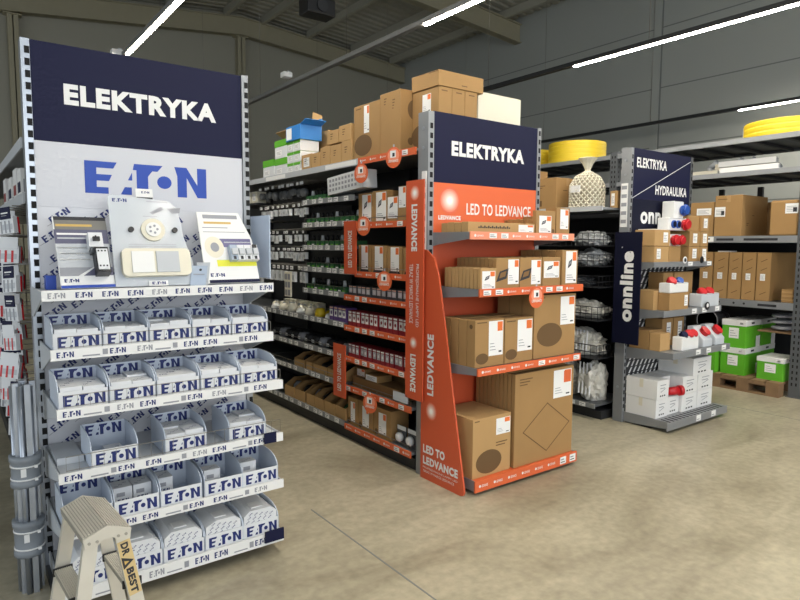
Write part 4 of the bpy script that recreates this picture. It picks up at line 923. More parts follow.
bulbs(3.16, 3.97, 13, 1.1185, 0.075, 'steel_dark', 'white_card', 'dark bulb box with white front on the third orange shelf', 'dark bulb boxes')
bulbs(3.16, 3.97, 14, 0.8875, 0.115, 'maroon', 'paper', 'red and white bulb box on the fourth orange shelf', 'red bulb boxes')
bulbs(3.99, 4.26, 4, 0.9035, 0.11, 'purple', 'paper', 'purple bulb box left of the red bulb boxes', 'purple bulb boxes')
bulbs(3.16, 3.97, 15, 0.6505, 0.10, 'maroon', 'grey_light', 'red bulb box with grey front on the fifth orange shelf', 'grey-fronted bulb boxes')
z = 0.4255
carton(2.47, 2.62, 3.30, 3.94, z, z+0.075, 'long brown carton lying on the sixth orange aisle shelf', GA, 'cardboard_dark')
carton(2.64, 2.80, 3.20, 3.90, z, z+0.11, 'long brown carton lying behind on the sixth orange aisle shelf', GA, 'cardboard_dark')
carton(2.50, 2.60, 3.80, 3.93, z+0.076, z+0.14, 'small white-labelled carton on top of the long brown carton', GA, labels=[('L', 0.1, 0.9, 0.1, 0.9, 'orange')])
carton(2.47, 2.60, 3.60, 3.76, z+0.076, z+0.125, 'small flat carton with white face on the long brown carton', GA, labels=[('L', 0.05, 0.95, 0.1, 0.9, 'plain')])
z = 0.1215
for i, (a, b) in enumerate([(3.84, 3.975), (3.635, 3.83), (3.41, 3.62)]):
    pack(a, b, z, 0.215, 'carton on the lowest orange aisle shelf, %s from left' % nth(i), GA, 'orange', u=(0.3, 0.75), v=(0.12, 0.85), extra=[('L', spot_fn(0.17, 0.16, 0.022))])
for i, y in enumerate((3.33, 3.21)):
    T = thing('lamp_blister', (2.50, y, z), 'clear lamp pack, %s at the end of lowest orange shelf' % ['left one', 'right one'][i], 'lamp pack', 'lamp blister packs')
    mb = MB(); mb.box(2.49, 2.496, y-0.05, y+0.05, z, z+0.13, 'steel_dark'); mb.rect(FL(2.49), -y-0.05, -y+0.05, z+0.10, z+0.13, 'paper', 0.001); mb.build('backing_card', T)
    mb = MB(); mb.lathe((2.488, y, z+0.055), [(0.03, -0.004), (0.034, -0.03), (0.014, -0.04)], 'white', 16, axis=0); mb.build('lamp', T)
T = thing('white_luminaire_carton', (2.5, 3.95, 1.87), 'tilted white carton with grey print leaning on the upper grey shelf', 'box')
mb = MB(); mb.bar((2.47, 4.20, 1.945), (2.47, 3.70, 1.975), 0.12, 0.13, 'white_card'); mb.build('carton_body', T)
mb = MB(); 
for r_ in range(3):
    for c_ in range(9):
        y = 4.17-c_*0.045; z = 1.905+r_*0.035+c_*0.0027; mb.rect(FL(2.409), -y, -y+0.028, z, z+0.02, 'ink_grey', 0.0005)
mb.build('printed_mark', T)
# grey bays: green and black bulbs
for r_, z in enumerate((1.845, 1.660, 1.476, 1.298, 1.120)):
    n = 10; y0 = 3.95 if z > 1.7 else 3.86
    if z < 1.2: y0 = 4.0
    for i in range(n):
        if z > 1.8 and i > 5: continue
        y = 4.63-(4.63-y0)*(i+0.5)/n
        T = thing('fuse_pack', (2.46, y, z+0.0125), 'green and black lamp pack on the %s grey shelf down, %s from left' % (nth(r_), nth(i)), 'lamp pack', 'green and black packs')
        mb = MB(); mb.box(2.45, 2.56, y-0.028, y+0.028, z+0.0125, z+0.055, 'green_dark'); mb.rect(FL(2.45), -y-0.02, -y+0.02, z+0.02, z+0.03, 'paper' if (i+r_) % 3 == 0 else 'green', 0.001); mb.build('base', T)
        mb = MB(); mb.tube((2.50, y, z+0.055), (2.50, y, z+0.10), 0.016, 'black_plastic' if (i*3+r_) % 4 else 'white_card', 10, 0.011); mb.build('cap', T)
# pegboard bay with hanging sockets
def peg():
    root = bpy.data.objects.new('hanging_pack', None); COL.objects.link(root); WP[root.name] = Vector((0, 0, 0))
    mb = MB(); mb.box(-0.014, 0.014, -0.021, 0.021, -0.092, -0.02, 'white_card'); mb.rect(FL(-0.014), -0.014, 0.014, -0.075, -0.045, 'grey_light', 0.0008); mb.build('switch_pack', root)
    mb = MB(); mb.box(-0.03, -0.027, -0.024, 0.024, -0.004, 0.022, 'paper'); mb.rect(FL(-0.03), -0.018, 0.012, 0.005, 0.012, 'ink_grey', 0.0008); mb.build('price_flag', root)
    return root
def peg2():
    root = bpy.data.objects.new('hanging_roll', None); COL.objects.link(root); WP[root.name] = Vector((0, 0, 0))
    mb = MB(); mb.lathe((0, 0, -0.07), [(0.034, -0.02), (0.04, -0.01), (0.04, 0.01), (0.034, 0.02)], 'steel_dark', 16, axis=0); mb.build('tape_roll', root)
    mb = MB(); mb.box(-0.03, -0.027, -0.024, 0.024, -0.004, 0.022, 'paper'); mb.build('price_flag', root)
    return root
P1, P2 = peg(), peg2(); u1 = u2 = False
PZ = [(2.01, True), (1.83, False), (1.60, False), (1.45, False), (1.285, False)]
for r_, (z, roll) in enumerate(PZ):
    for c_ in range(10):
        y = 4.72+c_*0.093
        if roll: o = P2 if not u2 else clone(P2, (0, 0, 0)); u2 = True
        else: o = P1 if not u1 else clone(P1, (0, 0, 0)); u1 = True
        o.location = (2.49+rnd.uniform(-0.015, 0.015), y, z); o.rotation_euler[2] = rnd.uniform(-0.12, 0.12)
        o.scale = (1, 1.0, 1.25) if r_ == 4 else (1, rnd.choice((0.75, 1.0, 1.15)), rnd.choice((0.8, 1.0)))
        tag(o, '%s in the %s hook row, %s from the right' % ('dark tape roll' if roll else 'white switch pack', nth(r_), nth(c_)), 'hanging pack', 'packs on the pegboard hooks')
for z, roll in PZ:
    for c_ in range(10):
        y = 4.72+c_*0.093; mb = MB(); mb.tube((2.46, y, z+0.034), (2.93, y, z+0.034), 0.003, 'wire', 5); mb.build('hook', G2)
# three-gang frame hanging low and boxes at the far left
T = thing('three_gang_faceplate', (2.45, 4.95, 1.13), 'tall white three-gang frame hanging lowest on the pegboard', 'socket frame')
mb = MB(); mb.box(2.435, 2.446, 4.90, 5.02, 1.04, 1.26, 'cream')
for i in range(3):
    for j in range(2): mb.rect(FL(2.435), -5.012+j*0.056, -4.966+j*0.056, 1.05+i*0.07, 1.10+i*0.07, 'ink_grey', 0.001)
mb.build('frame', T)
for i, y in enumerate((5.66, 5.80)):
    T = carton(2.46, 2.56, y, y+0.12, 1.90, 2.01, 'white socket box on the far left bracket shelf, %s' % ['near one', 'far one'][i], 'far left socket boxes', 'cream', labels=[('L', 0.2, 0.8, 0.2, 0.8, 'plain')])
mb = MB(); mb.box(2.44, 2.92, 5.64, 6.3, 1.88, 1.899, 'steel_black'); mb.build('bracket_shelf', G2)
for r_, z in enumerate((1.70, 1.52, 1.36, 1.20)):
    for c_ in range(4):
        y = 5.70+c_*0.12; o = clone(P1, (2.52, y, z)); tag(o, 'grey-shaded switch pack at the far end of the pegboard, row %s, %s' % (nth(r_), nth(c_)), 'hanging pack', 'packs at the far pegboard')
        mb = MB(); mb.tube((2.50, y, z+0.03), (2.93, y, z+0.03), 0.003, 'wire', 5); mb.build('hook', G2)
# loose white fittings on the long grey shelf
for i in range(14):
    y = 4.32+i*0.085; x = 2.50+0.05*(i % 2); r = 0.046
    T = thing('ceiling_rose', (x, y, 0.9025), 'round white plastic fitting on the long grey shelf, %s from the right' % nth(i), 'fitting', 'white fittings on the grey shelf')
    mb = MB(); m_ = 'yellow' if i in (1, 2) else ('cream' if i % 3 else 'white'); hh = 0.035+0.03*((i*7) % 3)/2
    mb.lathe((x, y, 0.9025), [(r, 0), (r, hh*0.4), (r*0.8, hh), (r*0.3, hh+0.008)], m_, 16); mb.build('shell', T)
    mb = MB(); mb.lathe((x, y, 0.9025+hh+0.0085), [(r*0.25, 0), (r*0.25, 0.008)], 'grey_light', 10); mb.build('cap', T)
for i in range(7):
    y = 4.75+i*0.10
    T = thing('junction_box', (2.62, y, 0.9025), 'stacked pale junction box at the back of the grey shelf, %s from right' % nth(i), 'fitting', 'junction boxes')
    mb = MB(); mb.box(2.60, 2.68, y-0.04, y+0.04, 0.9025, 0.985, 'cream'); mb.build('box_body', T, bevel=0.006); mb = MB(); mb.tube((2.599, y, 0.945), (2.592, y, 0.945), 0.022, 'grey_light', 12); mb.build('knockout', T)
for i in range(11):
    y = 4.06+i*0.125
    T = thing('coil_pack', (2.52, y, 0.6575), 'dark coiled cable pack on the wire-railed grey shelf, %s from right' % nth(i), 'cable pack', 'dark cable packs')
    mb = MB(); mb.lathe((2.52, y, 0.6575), [(0.048, 0), (0.054, 0.02), (0.054, 0.05), (0.045, 0.07), (0.02, 0.07), (0.02, 0.05)], 'steel_black' if i % 3 else 'ink_grey', 16); mb.build('coil', T); mb = MB(); mb.box(2.464, 2.467, y-0.02, y+0.02, 0.675, 0.70, 'paper'); mb.build('tag', T)
def tray(y0, y1, z, h, label, dark):
    T = thing('open_carton', (2.55, (y0+y1)/2, z), label, 'open box', 'open cartons on the low grey shelves')
    mb = MB(); a, b = 2.445, 2.70; mb.box(a, a+0.004, y0, y1, z, z+h*0.62, 'cardboard_light'); mb.box(b-0.004, b, y0, y1, z, z+h, 'cardboard'); mb.box(a+0.004, b-0.004, y0+0.004, y1-0.004, z, z+0.004, 'cardboard')
    for yy in (y0, y1-0.004): mb.prism([(a+0.004, z), (b-0.004, z), (b-0.004, z+h), (a+0.09, z+h), (a+0.004, z+h*0.62)], 1, yy, yy+0.004, 'cardboard')
    mb.build('tray', T)
    if dark:
        mb = MB(); w = (y1-y0-0.03); mb.blob(((a+b)/2, (y0+y1)/2, z+h*0.42), 0.09, w*0.42, h*0.45, dark, seed=int(y0*100), amp=0.2); mb.build('contents', T)
for i, (a, b) in enumerate([(4.02, 4.27), (4.29, 4.52), (4.54, 4.64), (4.68, 4.86)]): tray(a, b, 0.4375, 0.11, 'open brown carton on the third-lowest grey shelf, %s from right' % nth(i), 'black_plastic' if i != 2 else None)
for i, (a, b) in enumerate([(4.00, 4.155), (4.17, 4.33), (4.345, 4.50), (4.515, 4.64), (4.68, 4.86), (4.88, 5.06)]): tray(a, b, 0.1345, 0.15, 'open brown carton on the lowest grey shelf, %s from right' % nth(i), ['green_dark', None, 'black_plastic', 'ink_grey', 'black_plastic', 'ink_grey'][i])
#@@NEXT
# ------------------------------------------------------------------ right stand, dark
G3 = thing('socket_gondola', (5.05, 3.05, 0), 'shop stand with dark navy split header and industrial sockets, at right', 'shelving', 'end-of-aisle stands')
PR = deep_post(4.585, 4.620, 2.995, 3.085, 2.312, G3, 'steel')
mb = MB(); mb.box(4.578, 4.5845, 3.015, 3.075, 1.66, 2.02, 'white')
for i in range(5): mb.rect(FL(4.578), -3.070, -3.020, 1.69+i*0.07, 1.72+i*0.07, 'ink_grey', 0.001)
mb.build('price_list_sticker', PR)
deep_post(5.525, 5.56, 2.995, 3.10, 2.31, G3, 'steel_dark')
mb = MB(); mb.box(4.621, 5.524, 3.0, 3.01, 1.895, 2.312, 'navy'); hs = mb.build('header_sign', G3)
mb = MB(); f = FF(3.0)
put_text(mb, f, 'ELEKTRYKA', 4.675, 5.13, 2.158, 2.240, 'white', bold=0.03); put_text(mb, f, 'HYDRAULIKA', 4.965, 5.475, 1.945, 2.025, 'white', bold=0.03)
mb.decal(f, [(4.622, 1.902), (4.625, 1.898), (5.523, 2.266), (5.520, 2.270)], 'paper', 0.001); mb.build('lettering', hs)
mb = MB(); mb.box(4.612, 5.524, 3.0, 3.01, 1.36, 1.894, 'navy_deep'); hs = mb.build('brand_sign', G3)
mb = MB(); put_text(mb, f, 'onnline', 4.755, 5.38, 1.690, 1.835, 'white', bold=0.04); mb.build('lettering', hs)
mb = MB(); mb.box(4.612, 5.524, 3.002, 3.012, 0.10, 1.36, 'steel_black'); pp = mb.build('perforated_panel', G3)
mb = MB()
for j in range(22):
    for i in range(13):
        u = 4.635+i*0.066+0.033*(j % 2); v = 0.14+j*0.055
        mb.decal(FF(3.002), [(u, v), (u+0.024, v), (u+0.058, v+0.046), (u+0.034, v+0.046)], 'white', 0.001)
mb.build('slot_pattern', pp)
mb = MB(); mb.box(5.03, 5.06, 3.03, 7.5, 0.02, 1.80, 'steel_black'); mb.box(4.50, 5.5, 3.14, 7.5, 0.0, 0.07, 'steel_black'); mb.build('spine_panel', G3)
mb = MB(); mb.box(4.49, 4.50, 2.812, 3.055, 0.695, 1.615, 'navy_deep'); fp = mb.build('flag_sign', G3)
mb = MB(); put_text(mb, FL(4.49), 'onnline', -2.995, -2.875, 0.88, 1.46, 'white', 'up', 0.05); mb.disc(FL(4.49), -2.985, 1.49, 0.006, 0.006, 'white', 0.001, 10); mb.build('lettering', fp)
OS = [(1.328, 1.372, 2.766, 4.62), (0.930, 0.982, 2.665, 4.62), (0.600, 0.652, 2.572, 4.50), (0.030, 0.092, 2.568, 4.50)]
for n, (z0, z1, y, xl) in enumerate(OS):
    mb = MB(); mb.box(4.615, 5.52, y+0.012, 2.999, z1-0.03, z1-0.006, 'steel')
    if n == 3:
        for i in range(16): u = 4.62+i*0.056; mb.face([(u, y+0.014, z1-0.0052), (u+0.026, y+0.014, z1-0.0052), (u+0.048, y+0.11, z1-0.0052), (u+0.022, y+0.11, z1-0.0052)], 'perforation_shadow')  # perforation shadow painted as slanting dark stripes along the deck front
    for xa in (4.605, 5.522): mb.prism([(y+0.006, z0+0.002), (y+0.006, z1-0.002), (2.994, z1-0.002), (2.994, z0-0.05 if n < 3 else z0-0.02), (2.94, z0-0.04 if n < 3 else z0-0.02)], 0, xa, xa+0.006, 'steel')
    sh = mb.build('shelf', G3)
    mb = MB(); mb.box(4.60 if n < 3 else 4.555, 5.53, y-0.004, y+0.006, z0, z1, 'steel'); f = FF(y-0.004)
    for u in {0: (5.12, 5.44), 1: (5.03, 5.20, 5.42), 2: (4.95, 5.12, 5.38), 3: (5.0, 5.25)}[n]:
        mb.rect(f, u, u+0.075, z0+0.008, z1-0.004, 'paper', 0.001); mb.rect(f, u+0.006, u+0.05, z0+0.02, z0+0.026, 'ink_grey', 0.0014)
    mb.build('price_strip', sh)
mb = MB(); mb.box(4.62, 5.50, 2.75, 2.98, 0.0, 0.028, 'steel_black'); mb.build('plinth', G3)
GS = 'cartons on the right stand'
def c3(x0, x1, z0, z1, yf, label, d=0.18, m='cardboard', lab=None, grp=GS, extra=None, name='carton'):
    return carton(x0, x1, yf, min(yf+d, 2.992), z0, z1, label, grp, m, name=name, labels=[('F', lab[0], lab[1], 0.22, 0.85, 'plain')] if lab else (), extra=extra)
Z = 1.3675
c3(4.66, 4.875, Z, Z+0.132, 2.80, 'tan carton with label, bottom left on the top shelf of the dark stand', lab=(0.15, 0.42), m='cardboard_light')
c3(4.88, 5.06, Z, Z+0.134, 2.80, 'tan blank carton, bottom centre on the top shelf of the dark stand')
c3(5.20, 5.375, Z, Z+0.132, 2.80, 'tan carton with label, bottom row third on the top shelf', lab=(0.3, 0.7))
c3(5.382, 5.515, Z, Z+0.132, 2.80, 'tan carton with label, bottom row right end of the top shelf', lab=(0.3, 0.8))
c3(4.655, 4.885, Z+0.135, Z+0.268, 2.80, 'tan carton with label, upper left on the top shelf of the dark stand', lab=(0.55, 0.85), m='cardboard_light')
c3(5.20, 5.375, Z+0.134, Z+0.265, 2.80, 'tan carton, second layer third on the top shelf', lab=(0.3, 0.7))
c3(5.382, 5.515, Z+0.134, Z+0.265, 2.80, 'tan carton, second layer right end of the top shelf', lab=(0.3, 0.8))
c3(5.385, 5.515, Z+0.267, Z+0.40, 2.80, 'tan carton highest at the right end of the top shelf', lab=(0.3, 0.8))
c3(5.19, 5.38, Z+0.267, Z+0.40, 2.82, 'tan carton highest and blank beside the sockets on the top shelf')
def plug(mb, c, r, L, m, cap):
    x, y, z = c; mb.tube((x, y, z), (x, y-L*0.45, z-0.004), r*0.8, m, 16, r); mb.tube((x, y-L*0.45, z-0.004), (x, y-L*0.62, z-0.006), r*1.12, m, 16, r*1.12); mb.tube((x, y-L*0.62, z-0.006), (x, y-L, z-0.008), r*0.95, cap, 16, r*0.8)
def socket_box(name, x0, x1, y0, y1, z0, z1, label, socks, group=None, m='grey_box'):
    T = thing(name, ctr(x0, x1, y0, y1, z0), label, 'socket', group)
    mb = MB(); mb.box(x0, x1, y0, y1, z0, z1, m); mb.build('housing', T, bevel=0.008)
    mb = MB(); mb.rect(FF(y0), x0+(x1-x0)*0.08, x1-(x1-x0)*0.08, z1-0.006, z1-0.003, 'ink_grey', 0.001); mb.build('lid_seam', T)
    for (x, z, r, col, kind) in socks:
        mb = MB()
        if kind == 'flat': mb.tube((x, y0, z), (x, y0-0.015, z), r, col, 16); mb.tube((x, y0-0.015, z), (x, y0-0.018, z), r*0.75, 'navy_deep' if col == 'socket_blue' else col, 16)
        elif kind == 'top':
            ym = (y0+y1)/2; mb.tube((x, ym, z1), (x-0.006, ym-0.022, z1+r*0.5), r, col, 16, r*1.05); mb.tube((x-0.006, ym-0.022, z1+r*0.5), (x-0.009, ym-0.032, z1+r*0.8), r*1.18, col, 16, r*0.9)
        else: plug(mb, (x, y0, z), r, 0.055, col, col)
        mb.build('socket_outlet', T)
    return T
socket_box('wall_socket_box', 4.90, 5.10, 2.82, 2.93, Z+0.1355, Z+0.235, 'white combination socket with red plugs below the other sockets on the top shelf', [(4.955, Z+0.19, 0.042, 'red', 'plug'), (5.045, Z+0.19, 0.04, 'red', 'plug')], 'socket boxes', 'white')
socket_box('wall_socket_box', 4.90, 5.19, 2.83, 2.93, Z+0.268, Z+0.375, 'white combination socket with two blue sockets and one red plug on top shelf', [(4.975, Z+0.32, 0.033, 'socket_blue', 'flat'), (5.045, Z+0.32, 0.033, 'socket_blue', 'flat'), (5.135, Z+0.325, 0.046, 'red', 'plug')], 'socket boxes', 'white')
socket_box('wall_socket_box', 5.03, 5.19, 2.86, 2.97, Z+0.376, Z+0.52, 'topmost white socket box with one blue plug, in front of the dark sign', [(5.155, Z+0.45, 0.045, 'socket_blue', 'plug')], 'socket boxes', 'white')
mb = MB(); mb.box(4.70, 4.885, 2.83, 2.98, Z+0.269, Z+0.275, 'white'); tag(mb.build('loose_cover', loc=(4.79, 2.9, Z+0.269)), 'flat white cover lying left of the blue sockets on the upper left carton', 'cover')
Z = 0.9775
c3(4.64, 4.84, Z, Z+0.16, 2.78, 'tan carton at the left of the second shelf of the dark stand', m='cardboard_light')
c3(4.70, 4.99, Z, Z+0.142, 2.675, 'tan carton under a white socket box on the second shelf', d=0.10, lab=(0.78, 0.96))
for i, x in enumerate((4.88, 5.06, 5.22)): c3(x, x+0.15, Z, Z+0.30, 2.84+0.004*i, 'tall tan carton standing at the back of the second shelf, %s from left' % nth(i), d=0.14)
socket_box('wall_socket_box', 4.70, 4.985, 2.675, 2.775, Z+0.1435, Z+0.225, 'white box with red and blue tops lying on the carton of the second shelf', [(4.78, 0, 0.036, 'red', 'top'), (4.90, 0, 0.03, 'socket_blue', 'top')], 'socket boxes', 'white')
socket_box('wall_socket_box', 5.21, 5.515, 2.675, 2.79, Z, Z+0.115, 'light grey box with two red plugs on top at the right of the second shelf', [(5.29, 0, 0.038, 'red', 'top'), (5.415, 0, 0.038, 'red', 'top')], 'socket boxes')
Z = 0.6475
c3(4.63, 4.83, Z, Z+0.16, 2.80, 'tan carton at the back left of the third shelf of the dark stand')
c3(4.63, 4.78, Z, Z+0.145, 2.70, 'tan carton at the front left of the third shelf of the dark stand', d=0.095, m='cardboard_light')
for i, x in enumerate((4.86, 5.04)): c3(x, x+0.165, Z, Z+0.24, 2.82, 'tan carton behind the white box on the third shelf, %s one' % ['left', 'right'][i], d=0.16, lab=(0.4, 0.8))
socket_box('wall_socket_box', 4.79, 5.05, 2.60, 2.69, Z, Z+0.115, 'white box with dark blue and red sockets on top, front of the third shelf', [(4.86, 0, 0.03, 'navy', 'top'), (4.94, 0, 0.036, 'red', 'top'), (5.01, 0, 0.034, 'red', 'top')], 'socket boxes', 'white')
for i, x in enumerate((5.13, 5.34)):
    T = thing('angled_socket', (x+0.07, 2.66, Z), 'grey sloping wall socket with a red outlet, %s of two on the third shelf' % ['left', 'right'][i], 'socket', 'angled sockets')
    mb = MB(); mb.prism([(2.60, Z), (2.75, Z), (2.75, Z+0.17), (2.70, Z+0.17), (2.60, Z+0.06)], 0, x, x+0.15, 'grey_box'); mb.build('housing', T, bevel=0.006)
    mb = MB(); mb.tube((x+0.085, 2.655, Z+0.11), (x+0.085, 2.628, Z+0.135), 0.040, 'red', 18, 0.044); mb.tube((x+0.085, 2.628, Z+0.135), (x+0.085, 2.622, Z+0.141), 0.050, 'red', 18, 0.042); mb.build('socket_outlet', T)
T = thing('price_disc', (5.27, 2.562, 0.985), 'dark round shelf marker standing on the second shelf edge', 'price tag'); mb = MB(); mb.tube((5.27, 2.656, 0.99), (5.27, 2.652, 0.99), 0.035, 'black_plastic', 18); mb.build('disc', T); mb = MB(); mb.tube((5.27, 2.6515, 0.995), (5.27, 2.6505, 0.995), 0.018, 'paper', 14); mb.build('sticker', T)
for i, x in enumerate((5.06, 5.34)):
    T = thing('price_disc', (x, 2.755, 1.36), 'shelf marker on the top shelf edge, %s' % ['left white ring', 'right dark one with white tag'][i], 'price tag'); mb = MB(); mb.tube((x, 2.760, 1.385), (x, 2.756, 1.385), 0.03, 'white' if i == 0 else 'black_plastic', 18); mb.build('disc', T); mb = MB(); mb.tube((x+(0 if i == 0 else 0.05), 2.7555, 1.385), (x+(0 if i == 0 else 0.05), 2.7545, 1.385), 0.018, 'ink' if i == 0 else 'paper', 14); mb.build('sticker', T)
Z = 0.0875
def wb(x0, x1, y0, y1, z0, z1, label):
    return carton(x0, x1, y0, y1, z0, z1, label, 'white cartons on the lowest dark shelf', 'white', name='white_carton', labels=(), extra=[('F', lambda mb, fr, U0, W, a, H: ([mb.rect(fr, U0+W*0.25, U0+W*(0.75-0.1*i), a+H*(0.72-0.16*i), a+H*(0.76-0.16*i), 'ink_grey', 0.001) for i in range(2)], mb.decal(fr, [(U0+W*0.3, a+H*0.40), (U0+W*0.7, a+H*0.55), (U0+W*0.7, a+H*0.51), (U0+W*0.3, a+H*0.36)], 'ink_grey', 0.001), [mb.rect(fr, U0+W*(0.25+0.17*i), U0+W*(0.36+0.17*i), a+H*0.14, a+H*0.22, 'ink', 0.001) for i in range(3)])), ('L', lambda mb, fr, U0, W, a, H: mb.rect(fr, U0+W*0.44, U0+W*0.56, a+H*0.55, a+H, 'cream', 0.001))])
wb(4.620, 4.790, 2.705, 2.985, Z, Z+0.155, 'long white carton, lower one at the left of the lowest dark shelf')
wb(4.618, 4.792, 2.700, 2.985, Z+0.157, Z+0.315, 'long white carton, upper one at the left of the lowest dark shelf')
wb(4.80, 4.985, 2.715, 2.985, Z, Z+0.150, 'white carton carrying the loose red plug on the lowest dark shelf')
wb(4.995, 5.235, 2.69, 2.985, Z, Z+0.150, 'lower white carton in the third column of the lowest dark shelf')
wb(5.245, 5.50, 2.69, 2.985, Z, Z+0.150, 'lower white carton in the right column of the lowest dark shelf')
wb(4.995, 5.235, 2.69, 2.985, Z+0.152, Z+0.305, 'middle white carton in the third column of the lowest dark shelf')
wb(5.245, 5.50, 2.69, 2.985, Z+0.152, Z+0.305, 'middle white carton in the right column of the lowest dark shelf')
wb(5.10, 5.40, 2.66, 2.985, Z+0.307, Z+0.455, 'white carton on the very top of the white pile')
wb(4.80, 4.985, 2.80, 2.985, Z+0.152, Z+0.305, 'half-hidden white carton behind the loose red plug')
T = thing('red_plug', (4.88, 2.72, Z+0.15), 'loose red industrial plug lying on a white carton of the lowest shelf', 'plug'); mb = MB(); mb.tube((4.84, 2.755, Z+0.19), (4.945, 2.70, Z+0.195), 0.032, 'red', 16, 0.038); mb.build('body', T); mb = MB(); mb.tube((4.945, 2.70, Z+0.195), (4.975, 2.685, Z+0.197), 0.044, 'red', 16); mb.build('collar', T); mb = MB(); mb.tube((4.84, 2.755, Z+0.19), (4.82, 2.775, Z+0.21), 0.018, 'black_plastic', 12); mb.build('cable_gland', T)

# aisle side of the right stand
mb = MB(); mb.box(4.43, 5.0, 3.14, 7.4, 1.805, 1.825, 'steel'); td = mb.build('top_deck', G3)
mb = MB(); mb.box(4.418, 4.43, 3.14, 7.4, 1.795, 1.835, 'grey_light'); mb.rect(FL(4.418), -3.62, -3.50, 1.80, 1.83, 'paper', 0.001); mb.build('price_strip', td)
aisle_shelf(3.15, 3.99, 0.125, 'grey', 201, x=4.42, depth=0.5, parent=G3); aisle_shelf(4.0, 4.84, 0.125, 'grey', 202, x=4.42, depth=0.5, parent=G3)
def basket(y0, y1, z, h, label):
    T = thing('wire_basket', (4.68, (y0+y1)/2, z), label, 'basket', 'wire baskets on the dark run'); x0, x1 = 4.43, 4.93
    mb = MB()
    for hz in (0.0, h*0.5, h): mb.bar((x0, y0, z+hz), (x0, y1, z+hz), 0.006, 0.006, 'steel_black')
    n = 14
    for i in range(n+1): y = y0+(y1-y0)*i/n; mb.bar((x0, y, z), (x0, y, z+h), 0.0035, 0.0035, 'steel_black', (0, 1, 0))
    mb.build('front_grid', T)
    mb = MB(); mb.box(x0+0.004, x1, y0+0.002, y1-0.002, z-0.004, z+0.002, 'steel_black'); mb.build('base_grid', T)
    for y in (y0, y1):
        mb = MB(); 
        for hz in (0.004, h*0.5, h): mb.bar((x0+0.004, y, z+hz), (x1, y, z+hz), 0.005, 0.005, 'steel_black')
        for i in range(1, 10): x = x0+(x1-x0)*i/10; mb.bar((x, y, z+0.003), (x, y, z+h), 0.0035, 0.0035, 'steel_black', (0, 1, 0))
        mb.build('side_grid', T)
    mb = MB(); mb.box(x0-0.008, x0-0.004, (y0+y1)/2-0.05, (y0+y1)/2+0.05, z+h-0.045, z+h-0.01, 'paper'); mb.build('price_ticket', T)
LVS = [(1.50, 0.11), (1.325, 0.10), (1.145, 0.10), (0.86, 0.12), (0.53, 0.12)]
for r_, (z, h) in enumerate(LVS):
    for c_, (a, b) in enumerate(((3.16, 3.98), (4.01, 4.83))): basket(a, b, z, h, 'black wire basket on the dark stand\'s aisle side, %s down, %s' % (nth(r_), ['near one', 'far one'][c_]))
def bag(c, rx, ry, rz, m, seed, label, sticks=0):
    T = thing('plastic_bag', (c[0], c[1], c[2]), label, 'bag', 'plastic bags in the wire baskets')
    mb = MB(); mb.crumple((c[0], c[1], c[2]+rz*0.80), rx, ry, rz, m, seed); mb.build('bag_body', T)
    for i in range(sticks):
        t = (i+0.5)/sticks; y = c[1]+ry*1.5*(t-0.5); mb = MB(); mb.bar((c[0]-rx*1.04, y, c[2]+rz*0.35), (c[0]-rx*0.55, y+0.04, c[2]+rz*1.75), 0.012, 0.014, 'white_card'); mb.build('tube', T)
bag((4.62, 3.38, 1.503), 0.13, 0.16, 0.070, 'clear_bag', 1, 'clear crumpled bag in the highest wire basket')
bag((4.62, 3.36, 1.328), 0.13, 0.15, 0.080, 'clear_bag', 2, 'clear crumpled bag in the second wire basket down')
bag((4.62, 3.55, 1.148), 0.13, 0.20, 0.045, 'steel_dark', 3, 'dark bag in the third wire basket down')
bag((4.62, 3.42, 0.864), 0.13, 0.21, 0.085, 'plastic_bag', 5, 'white lumpy bag lying in the fourth wire basket')
bag((4.62, 3.42, 0.534), 0.14, 0.19, 0.125, 'plastic_bag', 6, 'white bag of tubes heaped in the lowest wire basket', 8)
bag((4.60, 3.29, 0.138), 0.14, 0.10, 0.190, 'plastic_bag', 7, 'big upright clear bag of white tubes on the bottom aisle shelf, near one', 4)
bag((4.60, 3.57, 0.138), 0.14, 0.10, 0.180, 'plastic_bag', 8, 'big upright clear bag of white tubes on the bottom aisle shelf, middle one', 7)
bag((4.62, 3.83, 0.138), 0.14, 0.10, 0.18, 'plastic_bag', 9, 'big upright bag on the bottom aisle shelf, far one', 4)
ZD = 1.8255
carton(4.46, 4.78, 3.66, 4.02, ZD, 2.115, 'brown carton with dark print beside the white net sack', None, 'cardboard', extra=[('L', lines_fn(0.2, 0.75, 3, 0.16)), ('L', lambda mb, fr, U0, W, z0, H: mb.rect(fr, U0+W*0.45, U0+W*0.55, z0+H*0.12, z0+H*0.3, 'print_brown', 0.001)), ('F', lines_fn(0.3, 0.6, 1, 0.06))], tape='y')
carton(4.50, 4.80, 4.05, 4.40, ZD, 2.22, 'brown carton farther back behind the printed one on the dark run roof')
carton(4.66, 4.78, 3.16, 3.235, ZD, 1.975, 'small tan carton with white label by the dark stand post', None, 'cardboard_light', labels=[('L', 0.15, 0.6, 0.15, 0.85, 'plain')])
T = thing('net_sack', (4.63, 3.43, ZD), 'white mesh sack with tied neck full of rolled tube, above the dark run', 'sack')
mb = MB(); pr = []
for i in range(6): z = ZD+0.002+i*0.043; pr += [(0.130+(0.012 if i < 5 else -0.01), z), (0.158-(0.0 if i < 4 else 0.014*(i-3)), z+0.02)]
pr += [(0.105, ZD+0.275), (0.06, ZD+0.305), (0.028, ZD+0.328)]
mb.lathe((4.61, 3.44, 0), [(r_*0.9, z_) for r_, z_ in pr], 'net_under', 28); sk = mb.build('rolled_tube', T)
mb = MB(); n = 20
